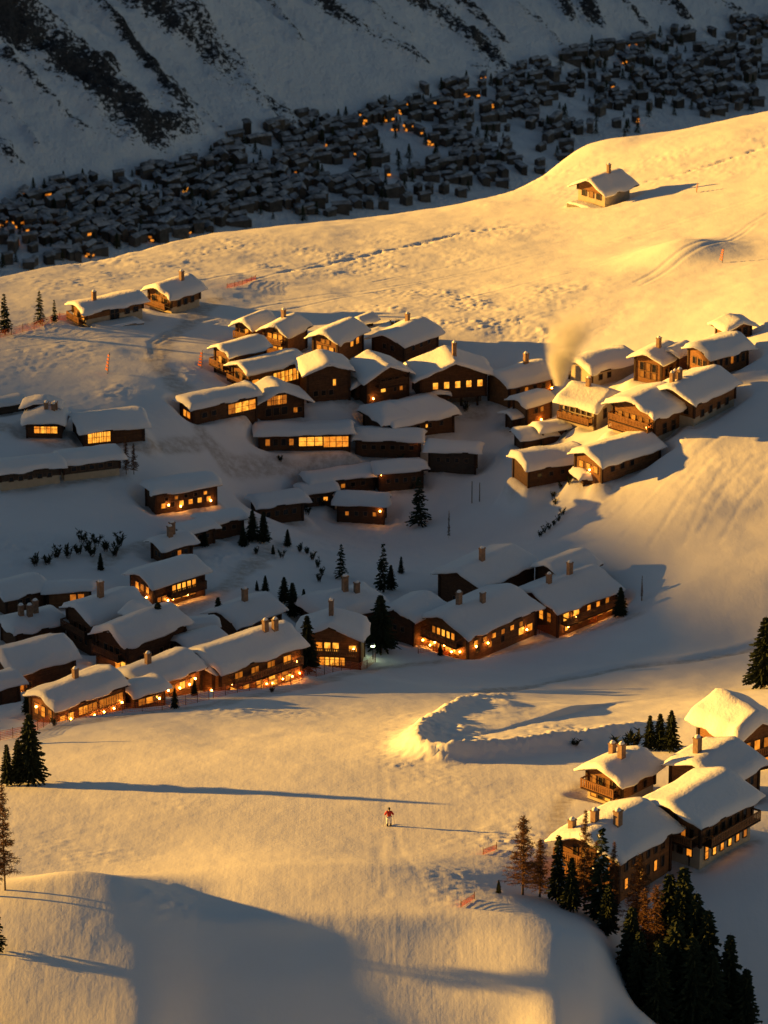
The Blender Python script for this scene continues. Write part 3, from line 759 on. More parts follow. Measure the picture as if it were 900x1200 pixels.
chalet(371,568,195,48,30,18,'small snow roofed chalet tucked below the lower terrace row',pitch=14,sn=.65,wins=[('S',3,7,5,5,-.7,.7,'dd2')])
chalet(325,581,203,66,36,24,'brown snow roofed chalet at the left end of the lower terrace row',pitch=14,sn=.7,wins=[('S',4,12,5,6,-.8,.8,'d')])
chalet(424,582,174,66,34,22,'detached low chalet below the lower terrace row with one lamp at its left corner',pitch=12,sn=.65,wins=[('S',4,9,4,5,-.8,.8,'1dd')],lamps=[('S',.85,14)])
GROUP = 'chalets on the gully edge'
chalet(258,602,203,60,34,20,'low dark chalet behind conifers, upper of the three on the gully edge',pitch=13,sn=.65,wins=[('S',3,10,5,5,-.8,.8,'d')])
chalet(229,614,210,50,32,18,'low dark chalet, middle of the three on the gully edge',pitch=13,sn=.6,wins=[('S',3,9,5,5,-.8,.8,'d')])
chalet(201,629,216,50,38,20,'small chalet with two dark chimneys, lowest of the three on the gully edge',pitch=18,sn=.6,chim=[(.2,.2,10),(-.1,-.1,12)],wins=[('S',3,9,5,6,-.6,.8,'d1d'),('F',2,8,5,6,-.5,.5,'d')])
# bottom left village
GROUP = 'chalets of the lower village'
chalet(196,663,219,84,56,28,'chalet with two storeys of glowing windows on the slope above the lower village',pitch=20,sn=.8,
  wins=[('S',5,16,5.2,9,-.3,.7,'23332'),('S',3,6,8,7,-.2,.7,'232'),('F',3,18,6,8,-.7,.7,'212'),('S',2,8,5,6,-.9,-.5,'1')],lamps=[('F',.5,10),('S',.8,8),('S',-.3,5),('F',-.4,14),('S',-.5,5),('S',.3,5)],balc=[('S',10,-.5,.9)])
chalet(19,682,215,64,52,20,'gabled dark chalet at the far left edge behind the lower village',pitch=20,wins=[('S',2,9,6,7,-.5,.3,'d')])
chalet(80,684,188,62,26,20,'low chalet with two orange windows behind the big chimney chalet',pitch=14,sn=.7,wood='wood2',wins=[('S',2,9,7,9,.0,.75,'11')])
chalet(124,703,218,84,66,40,'big tall chalet with a stone chimney in the middle of the lower village',pitch=20,sn=.8,
  wins=[('S',4,18,5,9,-.6,.8,'d'),('S',4,30,5,7,-.6,.8,'dd1'),('F',3,24,5,8,-.6,.6,'d'),('F',3,10,5,8,-.6,.6,'d')],chim=[(.2,.0,15)],balc=[('F',20,-.9,.9)])
chalet(165,727,226,104,62,36,'dark gabled chalet with a broad roof behind three small spruces',pitch=23,sn=.7,
  wins=[('F',3,22,6,10,-.6,.6,'d'),('F',2,7,9,12,.2,.95,'23'),('S',4,12,5,7,-.7,.7,'d')],lamps=[('F',-.2,14),('F',.3,12)],balc=[('F',17,-.9,.9)],
  wings=[dict(dx=-26,dy=-26,turn=90,L=40,W=36,h=40,pitch=22,sn=.6)])
chalet(38,721,210,74,52,22,'snow heaped roof with brick chimneys beside the tall chimney chalet',hip=18,pitch=18,sn=.85,chim=[(-.1,.1,11),(.2,.3,10),(.5,.1,9)],wins=[('S',3,9,5,6,-.7,.7,'d')])
chalet(38,760,215,92,66,32,'large dark chalet with thick smooth roof snow at the left edge',pitch=21,sn=.95,wins=[('S',2,12,6,8,-.95,-.4,'1d')],lamps=[('B',.6,22),('B',.5,8),('S',-.9,18),('S',-.9,7)])
chalet(6,792,210,36,34,24,'small snow roof cut by the left edge just above the piste fence',pitch=20,sn=.8)
chalet(90,800,222,112,60,27,'long timber chalet with a row of lamps along its front at the piste edge',wood='wood2',pitch=20,sn=.8,
  wins=[('S',3,12,14,11,.3,.95,'111'),('S',2,12,13,10,-.35,.2,'21'),('S',2,10,8,9,-.95,-.45,'23'),('F',3,14,7,13,-.8,.8,'121')],
  lamps=[('S',.66,2),('S',.36,2),('S',.08,2),('S',-.62,8),('F',-.4,18),('S',-.9,6),('S',.9,6)],chim=[(.0,-.1,8)])
chalet(168,800,214,52,38,20,'low flat roofed wing at the right end of the lamp lit long chalet',pitch=13,sn=.7,wins=[('S',3,8,9,8,-.8,.8,'12d')],lamps=[('S',.6,8)])
chalet(187,778,222,98,58,24,'wide chalet with a red glowing front between two lamp lit chalets',wood='wood2',pitch=20,sn=.85,
  wins=[('S',4,9,8,9,-.6,.9,'2132'),('S',2,9,7,7,-.95,-.65,'11')],lamps=[('S',.75,13),('S',.55,8),('S',.2,8),('S',-.2,10)],chim=[(.4,.0,9)])
chalet(234,744,214,60,40,20,'small snow roofed chalet wedged behind the wide red glowing one',pitch=17,sn=.7)
chalet(236,727,195,42,28,16,'low snow roofed shed between the spruces and the broad roofed chalet',pitch=14,sn=.6,name='shed',cat='shed')
chalet(286,750,221,132,72,38,'largest lamp lit chalet with two storeys of orange windows facing the piste',wood='wood2',pitch=22,sn=.9,
  wins=[('S',4,23,11,10,-.75,.85,'1112'),('S',5,10,9,11,-.85,.75,'32231'),('S',3,0,9,7,-.2,.85,'233'),('F',3,24,7,9,-.7,.7,'212'),('F',3,8,7,9,-.7,.7,'323')],
  lamps=[('S',.92,2),('S',.74,1),('S',.5,2),('S',.25,1),('S',.1,3),('S',-.45,14),('S',-.15,12),('F',.6,10),('F',.2,16),('F',-.3,12),('F',.0,24),('S',.85,18),('F',-.6,6),('S',-.75,16)],
  balc=[('S',17,-.8,.9)],chim=[(-.45,.2,10),(-.65,.3,10)],wings=[dict(dx=54,dy=-6,turn=35,L=52,W=44,h=34,sn=.8)])
chalet(388,728,264,56,84,34,'gable fronted chalet with tall lit windows beside the greenish floodlight',wood='wood2',pitch=22,sn=.85,
  wins=[('F',3,23,7,11,-.45,.35,'233'),('F',5,7,6,14,-.3,.5,'23332'),('F',1,22,9,7,.6,.95,'3'),('F',1,22,6,9,-.85,-.6,'2')],
  lamps=[('F',-.75,6),('F',-.92,4),('F',-.6,5),('F',.8,22)],chim=[(-.1,.0,13)],balc=[('F',16,-.6,.9)])
chalet(402,699,210,92,66,20,'round snow heaped roof with two chimneys behind the floodlit chalet',hip=28,pitch=19,sn=1.0,chim=[(-.05,.05,16),(-.35,.3,10)])
chalet(287,709,222,78,62,18,'unlit chalet with a single chimney standing alone behind the largest lamp lit chalet',pitch=20,sn=.65,chim=[(.0,.0,12)])
# row of four beside the piste
GROUP = 'chalets in the row right of the dark spruce'
chalet(560,708,226,128,88,30,'front chalet of the row of four with a lit gable balcony',wood='wood2',pitch=20,sn=.75,
  wins=[('F',5,22,5,9,-.5,.5,'12332'),('F',4,7,9,11,-.6,.7,'3232'),('S',2,8,9,9,.45,.95,'32'),('S',6,17,6,6,-.9,.7,'212121'),('S',3,8,6,7,-.9,.2,'d1d')],
  lamps=[('F',-.8,5),('F',-.3,8),('F',.1,9),('F',.4,4),('S',.7,8),('S',-.45,12),('S',-.8,14),('F',.75,8),('F',-.5,2)],balc=[('F',15,-.7,.8)],chim=[(.45,-.15,12),(.0,.2,8)])
chalet(484,706,232,66,56,28,'snow roofed wing with a small dark gable left of the front chalet',pitch=20,sn=.7,lamps=[('S',.7,8)],wins=[('F',2,12,5,6,-.5,.5,'d')])
chalet(662,683,224,110,84,28,'chalet with bright corner windows beside the small fir, in the row of four',wood='wood2',pitch=20,sn=.75,
  wins=[('S',2,17,9,9,-.9,-.2,'33'),('S',3,17,6,7,-.1,.85,'221'),('S',4,6,8,7,-.4,.95,'1223'),('S',1,4,5,9,-.8,-.6,'3'),('F',4,16,6,11,-.6,.8,'1121')],
  lamps=[('S',-.7,5),('S',.6,8),('S',.3,7),('S',-.45,14)],chim=[(-.2,-.05,12),(.55,.0,8)],balc=[('S',11,-.9,.9)])
chalet(570,657,230,108,74,36,'big unlit roof with a brick chimney behind the front chalet of the row of four',pitch=18,sn=.75,chim=[(.25,.1,12)],wins=[('F',2,10,5,7,-.5,.5,'d')])
chalet(664,655,224,68,54,32,'rearmost small gabled chalet showing one orange window in the row of four',pitch=22,sn=.65,wins=[('F',2,12,6,7,-.5,.5,'23')])
# right cluster on the knoll
GROUP = 'chalets on the sunlit knoll'
chalet(610,433,215,74,52,20,'chalet with a dark front at the left end of the sunlit knoll',pitch=19,sn=.7,wood='wood2',wins=[('S',4,9,5,6,-.8,.8,'d1dd')],chim=[(-.3,-.1,11)],lamps=[('S',.95,4)])
chalet(624,463,218,48,36,22,'small red timber hut with a bright roof below the left end of the knoll',pitch=16,sn=.65,wood='wood2',wins=[('S',2,12,5,6,-.5,.5,'d1')],lamps=[('S',.1,0)],name='hut',cat='hut')
chalet(606,481,210,32,26,12,'tiny snow capped hut, uppermost of the sheds on the shaded knoll flank',pitch=15,name='hut',cat='hut')
chalet(626,503,202,50,34,12,'snow capped shed in the shade under the small red timber hut',pitch=15,sn=.65,name='shed',cat='shed')
chalet(646,496,204,42,28,12,'narrow snow capped shed below the yellow fronted chalet',pitch=14,sn=.6,name='shed',cat='shed')
chalet(644,531,204,86,52,20,'large flat snow roof over dark walls, lowest on the shaded knoll flank',pitch=14,sn=.8,wins=[('S',4,9,5,5,-.8,.8,'d')])
chalet(696,549,200,46,34,12,'little domed snow roof at the foot of the knoll',hip=12,pitch=18,sn=.8,name='hut',cat='hut')
chalet(724,519,220,104,58,18,'bright wide snow roof with a lit porch at the front of the knoll',pitch=20,sn=.9,wood='wood2',
  wins=[('F',3,8,7,8,-.8,.8,'232'),('S',3,8,6,6,-.8,.2,'d')],lamps=[('F',.2,6)])
chalet(693,459,322,62,66,22,'chalet with a yellow sunlit plaster gable under the smoke',pitch=22,sn=.7,wood='plaster',
  wins=[('T',6,7,5,6,-.9,.9,'111111'),('F',2,12,6,11,-.6,.7,'d'),('T',5,15,4,5,-.8,.8,'d')],balc=[('T',4,-.9,.9)],chim=[(-.1,-.1,9)])
chalet(760,463,228,72,80,32,'broad balconied chalet with lit timber front in the middle of the knoll',pitch=19,sn=.75,wood='wood2',
  wins=[('F',5,20,6,8,-.8,.8,'11211'),('F',5,7,6,9,-.8,.8,'d1d21'),('S',2,10,7,12,-.6,.6,'d')],balc=[('F',14,-.95,.95),('F',4,-.95,.95)],lamps=[('F',.7,14),('F',.5,4)],plinth=3,ov=9)
chalet(813,445,232,96,72,28,'tall wide roofed chalet with two brick chimneys behind the balconied one',pitch=21,sn=.65,wood='wood2',
  wins=[('F',3,16,6,10,-.2,.8,'d2d'),('S',4,10,6,8,-.8,.8,'d')],chim=[(.55,-.15,11),(.75,-.3,10),(.4,-.5,9)],plinth=8)
chalet(771,409,234,52,48,26,'narrow gabled chalet with a sunlit front under the upper right of the knoll',pitch=22,sn=.65,wood='wood2',
  wins=[('F',3,16,5,9,-.7,.7,'d1d'),('F',3,6,5,7,-.7,.7,'1'),('S',3,10,5,9,-.7,.7,'d')],chim=[(.2,.2,10)],wings=[dict(dx=-18,dy=16,turn=0,L=40,W=30,h=30,sn=.6)])
chalet(842,401,216,68,52,22,'chalet with a smooth bright roof at the right end of the knoll',pitch=19,sn=.75,wood='wood2',
  wins=[('S',6,12,4,9,-.9,.9,'ddd1dd'),('F',3,10,5,8,-.7,.7,'d')])
chalet(860,375,298,34,46,14,'small sunlit timber hut highest on the knoll',pitch=18,sn=.6,wood='wood2',wins=[('F',3,8,6,9,-.8,.8,'d')],name='hut',cat='hut')
chalet(706,417,218,78,52,18,'snow roofed chalet half hidden by the smoke plume',pitch=17,sn=.7,wood='plaster',wins=[('S',2,8,5,6,-.8,0,'d')])
# lone chalet on the crest slope
GROUP = 'chalets above the village'
chalet(708,208,226,58,56,22,'lone chalet with a blazing sunlit front high on the open slope',pitch=26,sn=.65,hip=0,wood='wood2',
  wins=[('F',3,14,6,7,-.8,.8,'d1d')],plinth=16,chim=[(-.25,.1,8)],ov=7,terrace=('F',14,1,-1.2,1.2))
# bottom right
GROUP = 'chalets by the lower piste'
chalet(721,965,232,124,104,52,'nearest chalet with three chimneys behind the spruces',pitch=20,sn=.6,wood='wood2',ov=10,
  wins=[('F',4,43,5,12,-.6,.6,'d2d1'),('F',5,26,6,13,-.8,.8,'d3d2d'),('F',5,9,6,11,-.8,.8,'d'),('S',6,36,5,11,-.85,.85,'ddd'),('S',6,14,6,13,-.85,.85,'2d3d2d'),('F',1,57,6,8,-.1,.1,'d')],  # lower side panes glow in place of sunlight reflected in the glass
  balc=[('F',34,-.95,.95),('F',17,-.95,.95)],chim=[(.25,.3,17),(.45,-.3,14),(.8,-.75,10)])
chalet(728,890,228,78,70,34,'small chalet with sunlit balcony front behind the nearest one',pitch=20,sn=.65,wood='wood2',ov=9,
  wins=[('F',4,22,6,13,-.8,.8,'1d1d'),('F',4,7,8,11,-.8,.8,'2d31'),('S',2,16,6,9,-.5,.7,'d')],balc=[('F',15,-.95,.95)],chim=[(.15,.15,14),(-.2,-.7,10)],plinth=9)
chalet(818,927,230,118,100,52,'large chalet with a wide shaded roof and tall lit ground floor windows',pitch=19,sn=.6,wood='wood2',ov=9,
  wins=[('F',6,36,6,12,-.85,.85,'d1dd1d'),('F',5,14,7,13,-.8,.8,'d2d'),('S',6,34,6,11,-.85,.85,'d'),('S',6,13,6,18,-.9,.9,'232321'),('F',2,50,6,8,-.3,.3,'d')],
  balc=[('F',26,-.95,.95),('S',26,-.95,.95)],chim=[],plinth=22)
chalet(838,885,230,84,92,40,'rear chalet with a plain roof and one tall chimney behind the wide shaded roof',pitch=18,sn=.6,wood='wood2',ov=8,
  wins=[('S',4,22,6,10,-.8,.8,'d')],chim=[(.5,-.35,18)])
chalet(864,832,305,88,74,46,'sunlit chalet with heavy bulging roof snow at the right edge',pitch=26,sn=1.35,wood='wood2',ov=9,
  wins=[('F',3,30,8,12,-.7,.8,'121'),('F',3,10,8,12,-.7,.8,'212')],balc=[('F',20,-.9,.9)],lamps=[])
# ------------------------------------------------------------------ trees and shrubs
def needle_mat(name, c0, c1):
    m, nt, b = newmat(name)
    oi = N(nt, 'ShaderNodeObjectInfo')
    n = noise(nt, 1.2, 3, .6, pos(nt, True))
    c = ramp(nt, n, [(0.3, c0), (0.7, c1)])
    nt.links.new(c, b.inputs['Base Color']); b.inputs['Roughness'].default_value = .8; b.inputs['Specular IOR Level'].default_value = .1
    return m
M['needle'] = needle_mat('spruce_needles', (0.012, 0.020, 0.012), (0.045, 0.055, 0.028))
M['twig'] = needle_mat('larch_twigs', (0.09, 0.045, 0.022), (0.20, 0.10, 0.045))
M['bark'] = plain('bark', (0.10, 0.065, 0.045), .9, .3, 4)
M['bark_pale'] = plain('pale_bark', (0.30, 0.23, 0.16), .9, .3, 4)
M['tree_snow'] = M['roof_snow']
def spruce_meshes(seed, H=10.0, Rm=1.9, lev=44, snowy=.0, gap=.0):
    rng = random.Random(seed); b = MB()
    for i in range(lev):
        t = .05 + .95*i/(lev-1)
        z = H*(.06 + .93*t)
        r0 = Rm*((1-t)**.8)*(.75 + .5*rng.random()) + .10
        nb = 6 + int(5*(1-t)) 
        a0 = rng.random()*6.28
        for k in range(nb):
            if rng.random() < gap: continue
            a = a0 + 6.283*k/nb + rng.uniform(-.35, .35)
            r = r0*rng.uniform(.6, 1.12)
            dr = rng.uniform(.18, .45)                           # droop
            d = Vector((math.cos(a), math.sin(a), 0)); sd = Vector((-d.y, d.x, 0))
            n = max(2, int(r/.22)+1)
            for j in range(n):
                q = (j+.6)/n; c = d*(r*q) + Vector((0, 0, z - dr*r*q*q + .10*r*q))
                w = (.13 + .20*(1-q)*min(1, r))*rng.uniform(.8, 1.25); l = .34*rng.uniform(.8, 1.3)
                tip = c + d*l + Vector((0, 0, -dr*l*rng.uniform(.4, 1.6)))
                for sg in (-1, 1):
                    e = c + sd*(sg*w) + d*(l*.35) + Vector((0, 0, -.10 - .22*rng.random()))
                    mi = 1 if rng.random() < snowy else 0
                    b.add([tuple(c - d*.12), tuple(e), tuple(tip), tuple(c + d*.1 + Vector((0, 0, .05)))], [(0, 1, 2, 3)], mi)
    tip = MB().tube((0, 0, H*.93), (0, 0, H*1.02), .035, .008, 4); b.add(tip.v, tip.f)
    cr = b.mesh('crown', [M['needle'], M['tree_snow']])
    tr = MB().tube((0, 0, -1.5), (0, 0, H*.96), .17, .02, 7).mesh('trunk', M['bark'], True)
    return tr, cr
def larch_meshes(seed, H=9.0, Rm=1.6, lev=32, pale=False, fine=1.0):
    rng = random.Random(seed); b = MB()
    for i in range(lev):
        t = i/(lev-1); z = H*(.16 + .82*t); r0 = Rm*((1-t)**.75)*(.6+.6*rng.random()) + .1
        for k in range(rng.randint(6, 9)):
            a = rng.random()*6.283; r = r0*rng.uniform(.55, 1.1)
            d = Vector((math.cos(a), math.sin(a), rng.uniform(-.12, .25)))
            p0 = Vector((0, 0, z)); p1 = p0 + d*r
            b.tube(p0, p1, .034*fine, .014, 3)
            for j in range(int(4+r*12)):
                q = rng.uniform(.2, 1); c = p0 + d*(r*q)
                e = c + Vector((rng.uniform(-.3, .3), rng.uniform(-.3, .3), rng.uniform(-.28, .16)))
                b.tube(c, e, .024*fine, .012, 3)
    tr = MB().tube((0, 0, -1.5), (0, 0, H), .13, .015, 7).mesh('trunk', M['bark_pale' if pale else 'bark'], True)
    return tr, b.mesh('crown', M['twig'])
def shrub_meshes(seed, snowy=.0):
    rng = random.Random(seed); b = MB(); c = MB()
    for k in range(11):
        a = rng.random()*6.283; d = Vector((math.cos(a)*.5, math.sin(a)*.5, 1)).normalized(); l = rng.uniform(.7, 1.25)
        b.tube((0, 0, -.4), d*l, .025, .008, 4)
        for j in range(9):
            q = rng.uniform(.3, 1); o = d*(l*q); e = Vector((rng.uniform(-.35, .35), rng.uniform(-.35, .35), rng.uniform(-.05, .35)))
            w = e.cross(Vector((0, 0, 1))).normalized()*.06
            c.add([tuple(o-w), tuple(o+e*.5-w*1.4), tuple(o+e), tuple(o+w)], [(0, 1, 2, 3)])
    return b.mesh('stem', M['bark']), c.mesh('foliage', M['needle'])
SPR = [spruce_meshes(3, 10, 1.9), spruce_meshes(5, 10, 1.6, 42), spruce_meshes(8, 10, 2.2, 40), spruce_meshes(9, 10, 1.35, 44, .03, .15)]
THIN = [spruce_meshes(21, 10, 1.3, 30, .05, .4), spruce_meshes(23, 10, 1.5, 28, .05, .45)]
LAR = [larch_meshes(31, 10, 1.9), larch_meshes(33, 10, 1.5), larch_meshes(35, 10, 1.6, pale=True)]
SHR = [shrub_meshes(41), shrub_meshes(43), shrub_meshes(45)]
def plant(name, ms, u, vb, vt, label, cat='tree', group=None, H0=10.0, wid=1.0, hid=None):
    p = on_ground(u, vb) if hid is None else at_y(u, vb, hid)
    if hid is not None: p = np.array([p[0], p[1], gz(p[0], p[1])])
    s = math.sqrt(p[1]**2 + p[2]**2)/F
    H = (vb - vt)*s/.90
    if hid is not None: H = (project(p)[1] - vt)*s/.90
    k = H/H0; rz = (u*0.37 + vb*.11) % 6.28
    root = thing(name, label, cat, tuple(p - np.array([0, 0, .08])), rz, group)
    for me in ms:
        o = link(me.name.split('.')[0], me, root); o.scale = (k*wid, k*wid, k)
    return root
# by the piste, left
g = 'spruces at the left side of the piste'
plant('spruce', SPR[2], 36, 918, 837, 'tallest dark spruce of the trio beside the piste on the left', 'tree', g, wid=1.15)
plant('spruce', SPR[0], 22, 919, 866, 'middle dark spruce of the trio beside the piste on the left', 'tree', g, wid=1.0)
plant('spruce', SPR[1], 9, 920, 872, 'leftmost dark spruce of the trio beside the piste on the left', 'tree', g, wid=1.1)
plant('larch', LAR[0], 6, 1043, 918, 'bare brown larch at the left edge of the photo above the drift', 'tree', 'larches at the left edge', wid=.75)
plant('larch', LAR[1], -9, 1050, 935, 'bare brown larch mostly cut off by the left edge', 'tree', 'larches at the left edge', wid=.9)
for i, (u, vb, vt) in enumerate([(-50,1235,1095),(-28,1245,1130),(-75,1240,1080)]):
    plant('spruce', SPR[i % 4], u, vb, vt, 'dark spruce standing left of the drift, mostly outside the photo', 'tree', 'spruces left of the drift')
plant('spruce', THIN[0], -3, 1118, 1052, 'dark spruce bough at the left edge over the rounded drift', 'tree', 'spruces left of the drift')
# right edge and behind the lower chalets
plant('spruce', SPR[2], 895, 806, 724, 'dark spruce at the right edge above the sunlit bulging roof', wid=1.25)
g = 'young spruces behind the lower chalets'
plant('spruce', SPR[1], 761, 878, 838, 'left one of three young spruces behind the small balconied chalet', 'tree', g, wid=1.2)
plant('spruce', SPR[0], 773, 878, 836, 'middle one of three young spruces behind the small balconied chalet', 'tree', g, wid=1.2)
plant('spruce', SPR[2], 786, 880, 832, 'right and tallest of three young spruces behind the small balconied chalet', 'tree', g, wid=1.1)
plant('shrub', SHR[0], 730, 879, 858, 'left dark bush on the snow bank by the three young spruces', 'shrub', 'bushes by the young spruces', H0=1.3, wid=1.2)
plant('shrub', SHR[1], 743, 876, 850, 'right dark bush on the snow bank by the three young spruces', 'shrub', 'bushes by the young spruces', H0=1.3, wid=1.1)
plant('shrub', SHR[2], 674, 874, 864, 'single tiny bush on the crest of the snow bank', 'shrub', H0=1.3, wid=1.4)
# in front of the nearest chalet
g = 'trees in front of the nearest chalet'
plant('spruce', SPR[1], 584, 1080, 1030, 'small spruce standing alone left of the brown larches', 'tree', g, hid=345, wid=1.15)
plant('larch', LAR[0], 612, 1085, 955, 'sunlit brown larch, leftmost before the nearest chalet', 'tree', g, hid=346, wid=1.35)
plant('larch', LAR[1], 632, 1085, 982, 'short brown larch between the leftmost larch and the dark spruces', 'tree', g, hid=347, wid=1.6)
plant('spruce', SPR[3], 653, 1085, 978, 'dark slim spruce, left of the pair before the nearest chalet', 'tree', g, hid=347)
plant('spruce', SPR[0], 669, 1090, 1004, 'dark dense spruce, right of the pair before the nearest chalet', 'tree', g, hid=345)
plant('larch', LAR[2], 684, 1090, 948, 'bare tree with a pale trunk before the middle of the nearest chalet', 'tree', g, hid=347, wid=.7)
plant('spruce', THIN[0], 703, 1100, 970, 'tall thin branched spruce before the nearest chalet', 'tree', g, hid=345, wid=1.15)
plant('larch', LAR[2], 718, 1090, 985, 'bare pale trunk right of the tall thin branched spruce', 'tree', g, hid=346, wid=.7)
plant('larch', LAR[1], 697, 1090, 985, 'brown larch behind the tall thin branched spruce', 'tree', g, hid=348, wid=1.4)
plant('spruce', SPR[1], 712, 1105, 1035, 'low dark spruce under the tall thin branched one', 'tree', g, hid=343, wid=1.3)
plant('larch', LAR[0], 748, 1090, 1000, 'brown larch at the right corner of the nearest chalet', 'tree', g, hid=347, wid=1.3)
# dark group at the lower right
g = 'dark spruces at the lower right'
for i, (u, vt, y) in enumerate([(738,1062,339),(752,1040,341),(766,1036,340),(781,1024,342),(797,1016,341),(812,1046,340),(826,1066,339),(748,1090,335),(790,1076,336),(810,1096,334.5),(770,1100,333),(832,1112,335),(760,1070,343)]):
    plant('larch' if u in (752, 766, 760) else 'spruce', LAR[i % 2] if u in (752, 766, 760) else SPR[i % 3], u, 1190, vt, 'brown larch inside the dense stand at the lower right corner' if u in (752, 766, 760) else 'dark spruce in the dense stand at the lower right corner', 'tree', g, hid=y, wid=1.15)
plant('spruce', SPR[1], 853, 1190, 1094, 'slim spruce with its own tip, second from the right in the corner', 'tree', g, hid=337, wid=1.1)
plant('spruce', SPR[0], 873, 1190, 1134, 'small slim spruce, rightmost in the corner', 'tree', g, hid=335, wid=1.1)
# among the chalets
g = 'spruces among the chalets'
for m, u, vb, vt, lab, wd in [
  (SPR[2],360,788,722,'dark spruce at the right end of the largest lamp lit chalet',1.0),(SPR[2],446,762,698,'big dark spruce right of the greenish floodlight',1.35),(SPR[0],434,752,722,'low dark spruce against the left of the big one by the floodlight',1.3),
  (THIN[0],449,694,638,'tall thin spruce in front of the gully left of the row of four',1.15),(THIN[1],400,678,638,'thin spruce between the round heaped roof and the gully',1.15),(SPR[0],343,722,683,'spruce behind the chimneys of the largest lamp lit chalet',1.2),
  (SPR[1],356,714,690,'small spruce just right of the one behind the chimneys',1.2),(SPR[2],311,693,674,'small dark spruce above the lone unlit roof',1.1),(SPR[1],301,692,680,'tiny spruce left of the small one above the lone unlit roof',1.2),
  (THIN[1],491,616,560,'snow dusted spruce standing alone below the low chalet terrace',1.3),(SPR[0],186,768,706,'tallest of three dark spruces in front of the broad dark gabled chalet',1.15),(THIN[0],169,752,722,'middle thin one of three spruces before the broad dark gabled chalet',1.1),
  (THIN[1],157,748,718,'left thin one of three spruces before the broad dark gabled chalet',1.1),(SPR[2],727,722,688,'small fir at the right end of the row of four',1.2),(SPR[1],205,830,806,'small spruce at the piste edge under the red glowing chalet',1.2),
  (SPR[0],165,826,808,'tiny spruce at the right end of the long lamp lit chalet',1.2),(SPR[2],33,835,806,'dark spruce at the left corner of the long lamp lit chalet',1.2),(SPR[1],34,872,842,'small dark spruce above the trio beside the piste',1.0),
  (SPR[0],256,738,700,'dark spruce left of the lone unlit roof',1.2),(SPR[3],268,733,706,'thin dark spruce against the corner of the lone unlit roof',1.2),(SPR[2],296,634,598,'left dark spruce of two at the head of the gully',1.1),
  (SPR[0],309,636,600,'right dark spruce of two at the head of the gully',1.1),(SPR[1],320,650,638,'tiny dark spruce on the gully slope below the two',1.3),(SPR[2],337,640,620,'small dark spruce right of the two at the head of the gully',1.1),
  (SPR[1],516,768,754,'tiny round spruce on the snow before the lit gable balcony',1.5),(SPR[0],228,815,796,'small spruce on the snow bank between two lamp lit chalets',1.1),
  (THIN[0],6,392,346,'thin dark conifer at the left edge below the crest',1.2),(THIN[1],47,380,342,'thin dark conifer left of the long terraced chalet',1.1),(THIN[0],64,378,352,'shorter thin conifer right beside the long terraced chalet',1.1)]:
    plant('spruce', m, u, vb, vt, lab, 'tree', g, wid=wd)
g = 'bare trees on the open snow'
plant('bare_tree', LAR[1], 148, 556, 512, 'bare tree below the glowing glass front, left of two', 'tree', g, wid=.9)
plant('bare_tree', LAR[0], 157, 556, 520, 'bare tree below the glowing glass front, right of two', 'tree', g, wid=.9)
plant('bare_tree', LAR[1], 752, 702, 674, 'thin bare tree alone on the snow right of the row of four', 'tree', g, wid=.4)
plant('bare_tree', LAR[2], 526, 632, 598, 'thin bare tree alone in the gully', 'tree', g, wid=.35)
g = 'dark shrubs along the knoll edge'
for i, (u, v) in enumerate([(650,592),(648,583),(657,572),(667,567),(633,629),(638,625),(643,621),(649,616),(654,611),(659,604)]):
    plant('shrub', SHR[i % 3], u, v, v-10, 'small dark shrub in the line climbing the knoll edge', 'shrub', g, H0=1.3, wid=.8)
g = 'dark shrubs on the gully side'
for i, (u, v) in enumerate([(352,648),(360,650),(366,657),(372,666),(377,674),(374,682),(330,655),(300,650)]):
    plant('shrub', SHR[i % 3], u, v, v-13, 'small dark shrub in the line down the gully side', 'shrub', g, H0=1.3, wid=.75)
g = 'conifers of the lower village gaps'
for i, (u, v, h, lab) in enumerate([(222,700,26,'small dark conifer behind the broad dark gabled chalet'),(118,668,20,'small conifer behind the bushes above the lower village'),(333,706,30,'slim conifer in the gap between the lone unlit roof and the heaped roof'),(470,672,20,'small conifer left of the row of four at the gully foot'),(458,690,28,'slim conifer between the big dark spruce and the snow roofed wing'),(96,742,26,'slim dark conifer in the gap below the big stone chimney'),
     (240,640,18,'tiny conifer right of the two storey lit chalet'),(268,616,16,'tiny conifer under the upper gully edge chalet'),(285,640,24,'slim conifer left of the two at the head of the gully'),(412,512,14,'tiny dark conifer before the join of two long low chalets'),(352,520,10,'tiny dark shrub like conifer before the bright glass front'),(150,760,34,'dark conifer below the broad dark gabled chalet'),(206,772,22,'small conifer between the gabled chalet and the red glowing one')]):
    plant('spruce', SPR[i % 4], u, v, v-h, lab, 'tree', g, wid=1.2)
g = 'dark shrubs along the chalet walls'
_r = random.Random(12)
for i, c in enumerate(CHALETS):
    if c['group'] not in ('chalets of the lower village', 'chalets of the middle cluster', 'chalets on the gully edge', 'long low chalets on the terrace'): continue
    for k in range(_r.choice((0, 1, 1))):
        uu, vv = project(np.array(c.location)); uu = float(uu) + _r.uniform(-42, 42); vv = float(vv) + _r.uniform(4, 22)
        if not 6 < uu < 620: continue
        plant('shrub', SHR[(i+k) % 3], uu, vv, vv-_r.uniform(8, 14), 'small dark shrub half buried in the snow beside a chalet wall', 'shrub', g, H0=1.3, wid=.9)
g = 'snowy bushes above the lower village'
